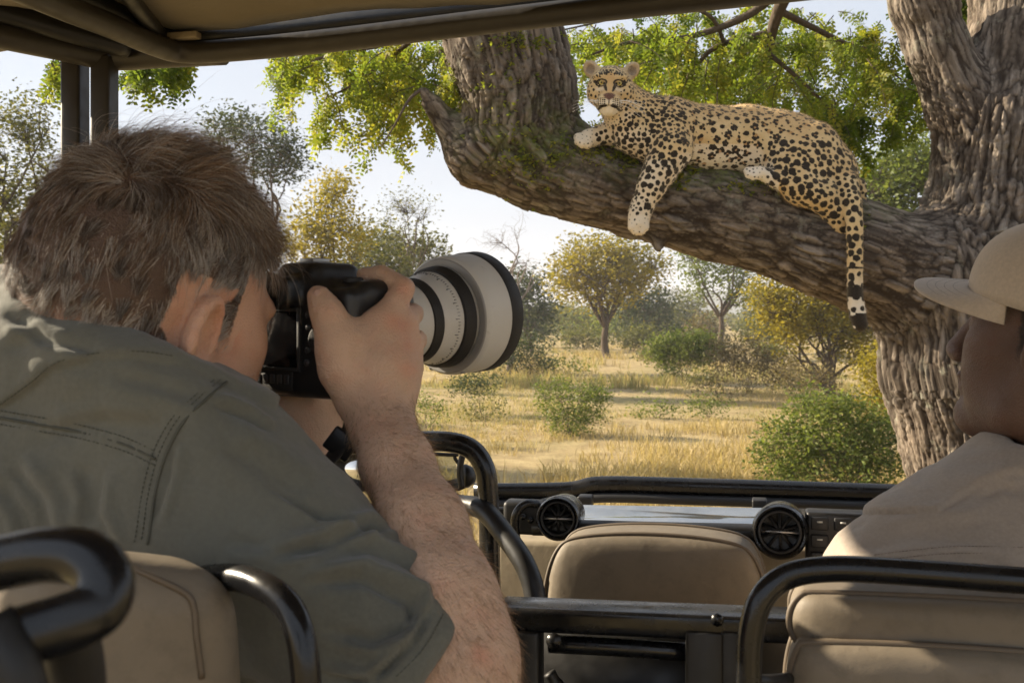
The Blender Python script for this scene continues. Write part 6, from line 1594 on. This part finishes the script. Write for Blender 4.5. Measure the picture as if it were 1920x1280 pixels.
    fs.chain([(P(2050, 992, 1.2), 0.08), (P(2250, 1072, 1.25), 0.08)], 0.05)
    fs.cone(hd.p(0, -0.02, -0.03), P(1990, 924, 1.17), 0.072, 0.068, 0.006, 'sub')
    # collar leaf
    v, q = fs.mesh(); v = relax(v, q, 2, 0.5)
    sh = mesh_np('shirt', v, q, MAT['shirt_tan'], root); sh['label'] = 'tan work shirt with turned collar'
    subdivide(sh, 1); co = get_co(sh); no = get_no(sh); px, py = to_px(co)
    cl = np.interp(px, [1760, 1800, 1850, 1900, 1960], [960, 930, 905, 890, 880]); col_ = sstep(6, -6, py - cl) * (py < 960)
    fold = crease(co, no, [([(1640, 980), (1740, 965), (1860, 960)], 14, 0.004), ([(1600, 1030), (1720, 1005), (1840, 1010)], 14, -0.003), ([(1700, 1045), (1800, 1030), (1900, 1040)], 12, 0.003), ([(1820, 920), (1880, 900), (1920, 905)], 10, 0.003)])
    co = co + no * (col_ * 0.006 + fold + 0.0035 * fbm(co * np.array([14, 14, 10]), 3, 24) + 0.0012 * fbm(co * 45, 2, 25))[:, None]; set_co(sh, co)
    bv = bvh_of(sh)
    for dy in (0, 12): stitch(bv, [(1640, 1040 + dy), (1720, 1030 + dy), (1800, 1024 + dy), (1919, 1026 + dy)], sh, MAT['thread_tan'])
    ft = Field.box(np.array([0.35, 0.9, 0.95]), np.array([1.1, 1.9, 1.75]), 0.02)
    hip = np.array([0.68, 1.24, 1.42]); ft.ell(hip, (0.19, 0.17, 0.17), 0.05)
    for s_ in (-1, 1):
        a = hip + np.array([0.10 * s_, 0.06, -0.05]); kx = a + np.array([0.05, 0.34, 0.0]); fx = kx + np.array([0.02, 0.08, -0.36]); ft.chain([(a, 0.09), (kx, 0.065), (fx, 0.05)], 0.04)
    v, q = ft.mesh(); mesh_np('trousers', v, q, MAT['trousers'], root)
    return root
DRIVER = driver()
# ------------------------------------------------------------------ the photographer's camera
def build_camera():
    root = empty('telephoto_camera', P(600, 640, 1.02)); tag(root, 'black camera with long white telephoto lens held up by the photographer', 'camera')
    o = nrm([0.60, 0.80, 0.0]); r = nrm([0.80, -0.60, 0.0]); B = np.array([-0.191, 1.02, H - 0.016])
    def b(x, y, z): return B + x * r + y * o + z * UP       # right, forward, up
    blk = simple('camera_black', (0.018, 0.018, 0.019), 0.38, 0.15, 40, 0.25, 900, 0.0006, Specular_IOR_Level=0.5)
    rub = simple('camera_rubber', (0.022, 0.021, 0.021), 0.6, 0.2, 30, 0.4, 1100, 0.0008)
    wht = NT('lens_white'); v = wht.obj()
    c = wht.mix(wht.noise(v, 20, 5), (0.60, 0.585, 0.555), (0.70, 0.69, 0.665)); c = wht.mix(wht.rng(wht.noise(v, 70, 6, 0.75), 0.60, 0.72, 0, 0.35), c, (0.34, 0.32, 0.28))
    wht = wht.done(wht.principled(Base_Color=c, Roughness=0.42, Normal=wht.bump(wht.noise(v, 1200, 2), 0.1, 0.0004)))
    gry = simple('lens_grey_ring', (0.30, 0.295, 0.29), 0.4, 0.1, 40)
    # body
    f = Field.box(np.array([-0.33, 0.90, H - 0.11]), np.array([-0.06, 1.16, H + 0.09]), 0.0032)
    def rbox(c_, half, rad, k=0.006, mode='add'):
        cc = b(*c_)
        def fn(X, Y, Z):
            u = (X - cc[0]) * r[0] + (Y - cc[1]) * r[1]; w = (X - cc[0]) * o[0] + (Y - cc[1]) * o[1]; z = Z - cc[2] + 0 * u
            q_ = [np.abs(u) - half[0] + rad, np.abs(w) - half[1] + rad, np.abs(z) - half[2] + rad]
            return np.sqrt(sum(np.maximum(t, 0) ** 2 for t in q_)) + np.minimum(np.maximum(np.maximum(q_[0], q_[1]), q_[2]), 0) - rad
        f.comb(fn, cc - 0.2, cc + 0.2, k, mode)
    rbox((0, 0, -0.010), (0.078, 0.034, 0.052), 0.010)               # main body
    rbox((0.0, 0.0, -0.046), (0.0785, 0.0345, 0.018), 0.009)        # vertical grip base
    rbox((0.058, 0.026, 0.0), (0.022, 0.034, 0.046), 0.016, 0.012)   # hand grip
    rbox((-0.008, 0.006, 0.048), (0.030, 0.034, 0.020), 0.012, 0.020)  # prism hump
    rbox((-0.008, -0.038, 0.038), (0.020, 0.014, 0.015), 0.007, 0.006) # eyepiece
    rbox((0.052, 0.012, 0.040), (0.026, 0.026, 0.008), 0.007, 0.008)   # shoulder of the top plate
    v_, q_ = f.mesh(); v_ = relax(v_, q_, 1, 0.4)
    body = mesh_np('camera_body', v_, q_, blk, root)
    A = np.array([r, o, UP])
    # rear screen, its frame, buttons, dials
    mb = MB(); mb.box(b(-0.030, -0.0355, -0.008), A, (0.038, 0.002, 0.027)); scr = mb.build('rear_screen', simple('screen_glass', (0.006, 0.006, 0.007), 0.12, 0.05), root, False, 0.0015)
    for sx in (-1, 1):
        mb = MB(); mb.box(b(-0.030 + 0.0405 * sx, -0.036, -0.008), A, (0.002, 0.0025, 0.031)); mb.build('screen_frame', rub, scr, False, 0.001)
    for sz in (-1, 1):
        mb = MB(); mb.box(b(-0.030, -0.036, -0.008 + 0.029 * sz), A, (0.0385, 0.0025, 0.002)); mb.build('screen_frame', rub, scr, False, 0.001)
    btn = simple('button_grey', (0.05, 0.05, 0.052), 0.3, 0.1)
    for k, (x, z, rad) in enumerate(((0.022, 0.016, 0.0036), (0.034, 0.018, 0.0042), (0.020, -0.030, 0.0034), (0.022, 0.004, 0.003), (0.021, -0.018, 0.003), (-0.055, 0.028, 0.0034), (-0.043, 0.028, 0.0034))):
        mb = MB(); mb.lathe(b(x, -0.034, z), -o, [(0, rad), (0.0022, rad), (0.003, rad * 0.8), (0.0032, 0.0003)], 14); mb.build('button', btn, root)
    mb = MB(); mb.lathe(b(0.036, -0.034, -0.008), -o, [(0, 0.0125), (0.003, 0.0125), (0.0035, 0.011), (0.002, 0.006), (0.002, 0.0003)], 24); mb.build('control_wheel', rub, root)
    mb = MB(); mb.lathe(b(0.050, -0.004, 0.047), UP, [(0, 0.010), (0.004, 0.010), (0.005, 0.009), (0.0052, 0.0004)], 24); mb.build('top_dial', rub, root)
    mb = MB(); mb.lathe(b(0.060, 0.034, 0.047), nrm(UP + o * 0.4), [(0, 0.0065), (0.003, 0.006), (0.0034, 0.0004)], 18); mb.build('shutter_button', btn, root)
    mb = MB(); mb.lathe(b(-0.058, 0.0, 0.042), UP, [(0, 0.012), (0.007, 0.012), (0.0085, 0.010), (0.0087, 0.0004)], 24); mb.build('mode_dial', rub, root)
    mb = MB(); mb.box(b(-0.008, 0.0, 0.070), A, (0.010, 0.011, 0.002)); mb.build('hot_shoe', simple('shoe_metal', (0.35, 0.35, 0.35), 0.35, 0.05, metallic=0.8), root, False, 0.0006)
    # rubber eyecup
    mb = MB(); c0 = b(-0.008, -0.050, 0.038)
    mb.lathe(c0, -o, [(0.0, 0.017), (0.006, 0.019), (0.008, 0.018), (0.008, 0.014), (0.0, 0.012)], 28); mb.build('eyecup', rub, root)
    # grip control strip and name plate frame on the base
    mb = MB(); mb.box(b(-0.034, -0.0352, -0.047), A, (0.034, 0.0012, 0.011)); pl = mb.build('base_plate', rub, root, False, 0.0008)
    for k in range(6):
        mb = MB(); mb.box(b(-0.060 + 0.0105 * k, -0.0366, -0.047), A, (0.0032, 0.0008, 0.0045)); mb.build('grip_rib', btn, pl, False, 0.0006)
    # lens: stations measured back from the front rim
    FR = np.array([-0.044, 1.20, H + 0.0035]); ax = nrm(FR - (B + o * 0.034 + UP * 0.0))
    def ring(name, prof, mat, parent, sides=72, auto=40):
        mb = MB(); mb.lathe(FR, ax, prof, sides); return mb.build(name, mat, parent, True, auto=auto)
    lens = ring('lens', [(-0.186, 0.0005), (-0.186, 0.032), (-0.168, 0.033), (-0.162, 0.0395), (-0.140, 0.0415), (-0.112, 0.0425), (-0.110, 0.0430), (-0.074, 0.0520), (-0.060, 0.0535), (-0.040, 0.054), (-0.038, 0.0005)], wht, root)
    lens['label'] = 'long white telephoto lens with black rubber rings and wide hood'
    ring('focus_ring', [(-0.1120, 0.0425), (-0.1115, 0.0445), (-0.108, 0.0452), (-0.104, 0.0462), (-0.1005, 0.0468), (-0.1000, 0.0440)], rub, lens)
    ring('zoom_ring', [(-0.075, 0.0520), (-0.074, 0.0545), (-0.070, 0.0562), (-0.064, 0.0570), (-0.060, 0.0575), (-0.0595, 0.0540)], rub, lens)
    ring('lens_collar', [(-0.152, 0.0400), (-0.151, 0.0430), (-0.138, 0.0435), (-0.137, 0.0415)], wht, lens)
    ring('scale_ring', [(-0.098, 0.0440), (-0.0975, 0.0458), (-0.078, 0.0518), (-0.0772, 0.0505)], wht, lens)
    tick = simple('engraved_tick', (0.10, 0.10, 0.10), 0.6, 0.05)
    u_ = nrm(np.cross(ax, UP)); w_ = np.cross(ax, u_)
    mb = MB()
    for k in range(90):
        an = 2 * math.pi * k / 90; rv = u_ * math.cos(an) + w_ * math.sin(an); tv = -u_ * math.sin(an) + w_ * math.cos(an)
        h_ = -0.0795 - (0.002 if k % 5 else 0.0035); rad = 0.0458 + (h_ + 0.0975) / 0.0195 * 0.006
        mb.box(FR + ax * h_ + rv * rad, np.array([ax, tv, rv]), (0.0013 if k % 5 else 0.0028, 0.00028, 0.0006))
    t_ = mb.build('scale_ticks', tick, lens, False); t_['kind'] = 'stuff'
    hood = ring('lens_hood', [(-0.052, 0.0535), (-0.054, 0.0560), (-0.053, 0.0650), (-0.0505, 0.0672), (-0.046, 0.0678), (-0.014, 0.0690), (-0.0135, 0.0640), (-0.045, 0.0625), (-0.047, 0.0535)], wht, root)
    ring('hood_flange', [(-0.0545, 0.0560), (-0.0550, 0.0585), (-0.0545, 0.0640), (-0.0532, 0.0652)], gry, hood)
    ring('hood_rim', [(-0.0138, 0.0640), (-0.0140, 0.0694), (-0.012, 0.0700), (0.004, 0.0704), (0.006, 0.0690), (0.004, 0.0655), (-0.0125, 0.0640)], rub, hood)
    ring('front_element', [(-0.034, 0.0005), (-0.033, 0.030), (-0.036, 0.0535)], simple('coated_glass', (0.02, 0.012, 0.03), 0.05, 0.02), lens)
    for k, (h_, an) in enumerate(((-0.0495, 1.25), (-0.0495, 2.0), (-0.0495, 2.9))):
        rv = u_ * math.cos(an) + w_ * math.sin(an)
        mb = MB(); mb.lathe(FR + ax * h_ + rv * 0.0668, rv, [(0, 0.003), (0.0012, 0.003), (0.0016, 0.0003)], 12); mb.build('hood_screw', gry, hood)
    # strap hanging from the base
    mb = MB(); pts = smooth_path([P(668, 742, 1.0), P(664, 775, 0.995), P(650, 815, 0.985), P(628, 850, 0.975), P(606, 880, 0.965), P(590, 930, 0.99), P(560, 1010, 1.0)], 8)
    mb.tube(pts, 0.0105, 10, flat=0.35, up=(0.6, 0.8, 0.1)); st = mb.build('strap', rub, root); st['label'] = 'black wrist strap hanging below the camera'
    mb = MB(); mb.box(P(640, 832, 0.975), np.array([nrm([0.6, 0, 0.8]), [0, 1, 0], nrm([-0.8, 0, 0.6])]), (0.012, 0.004, 0.014)); mb.build('buckle', blk, st, False, 0.002)
    return root
CAMERA_THING = build_camera()
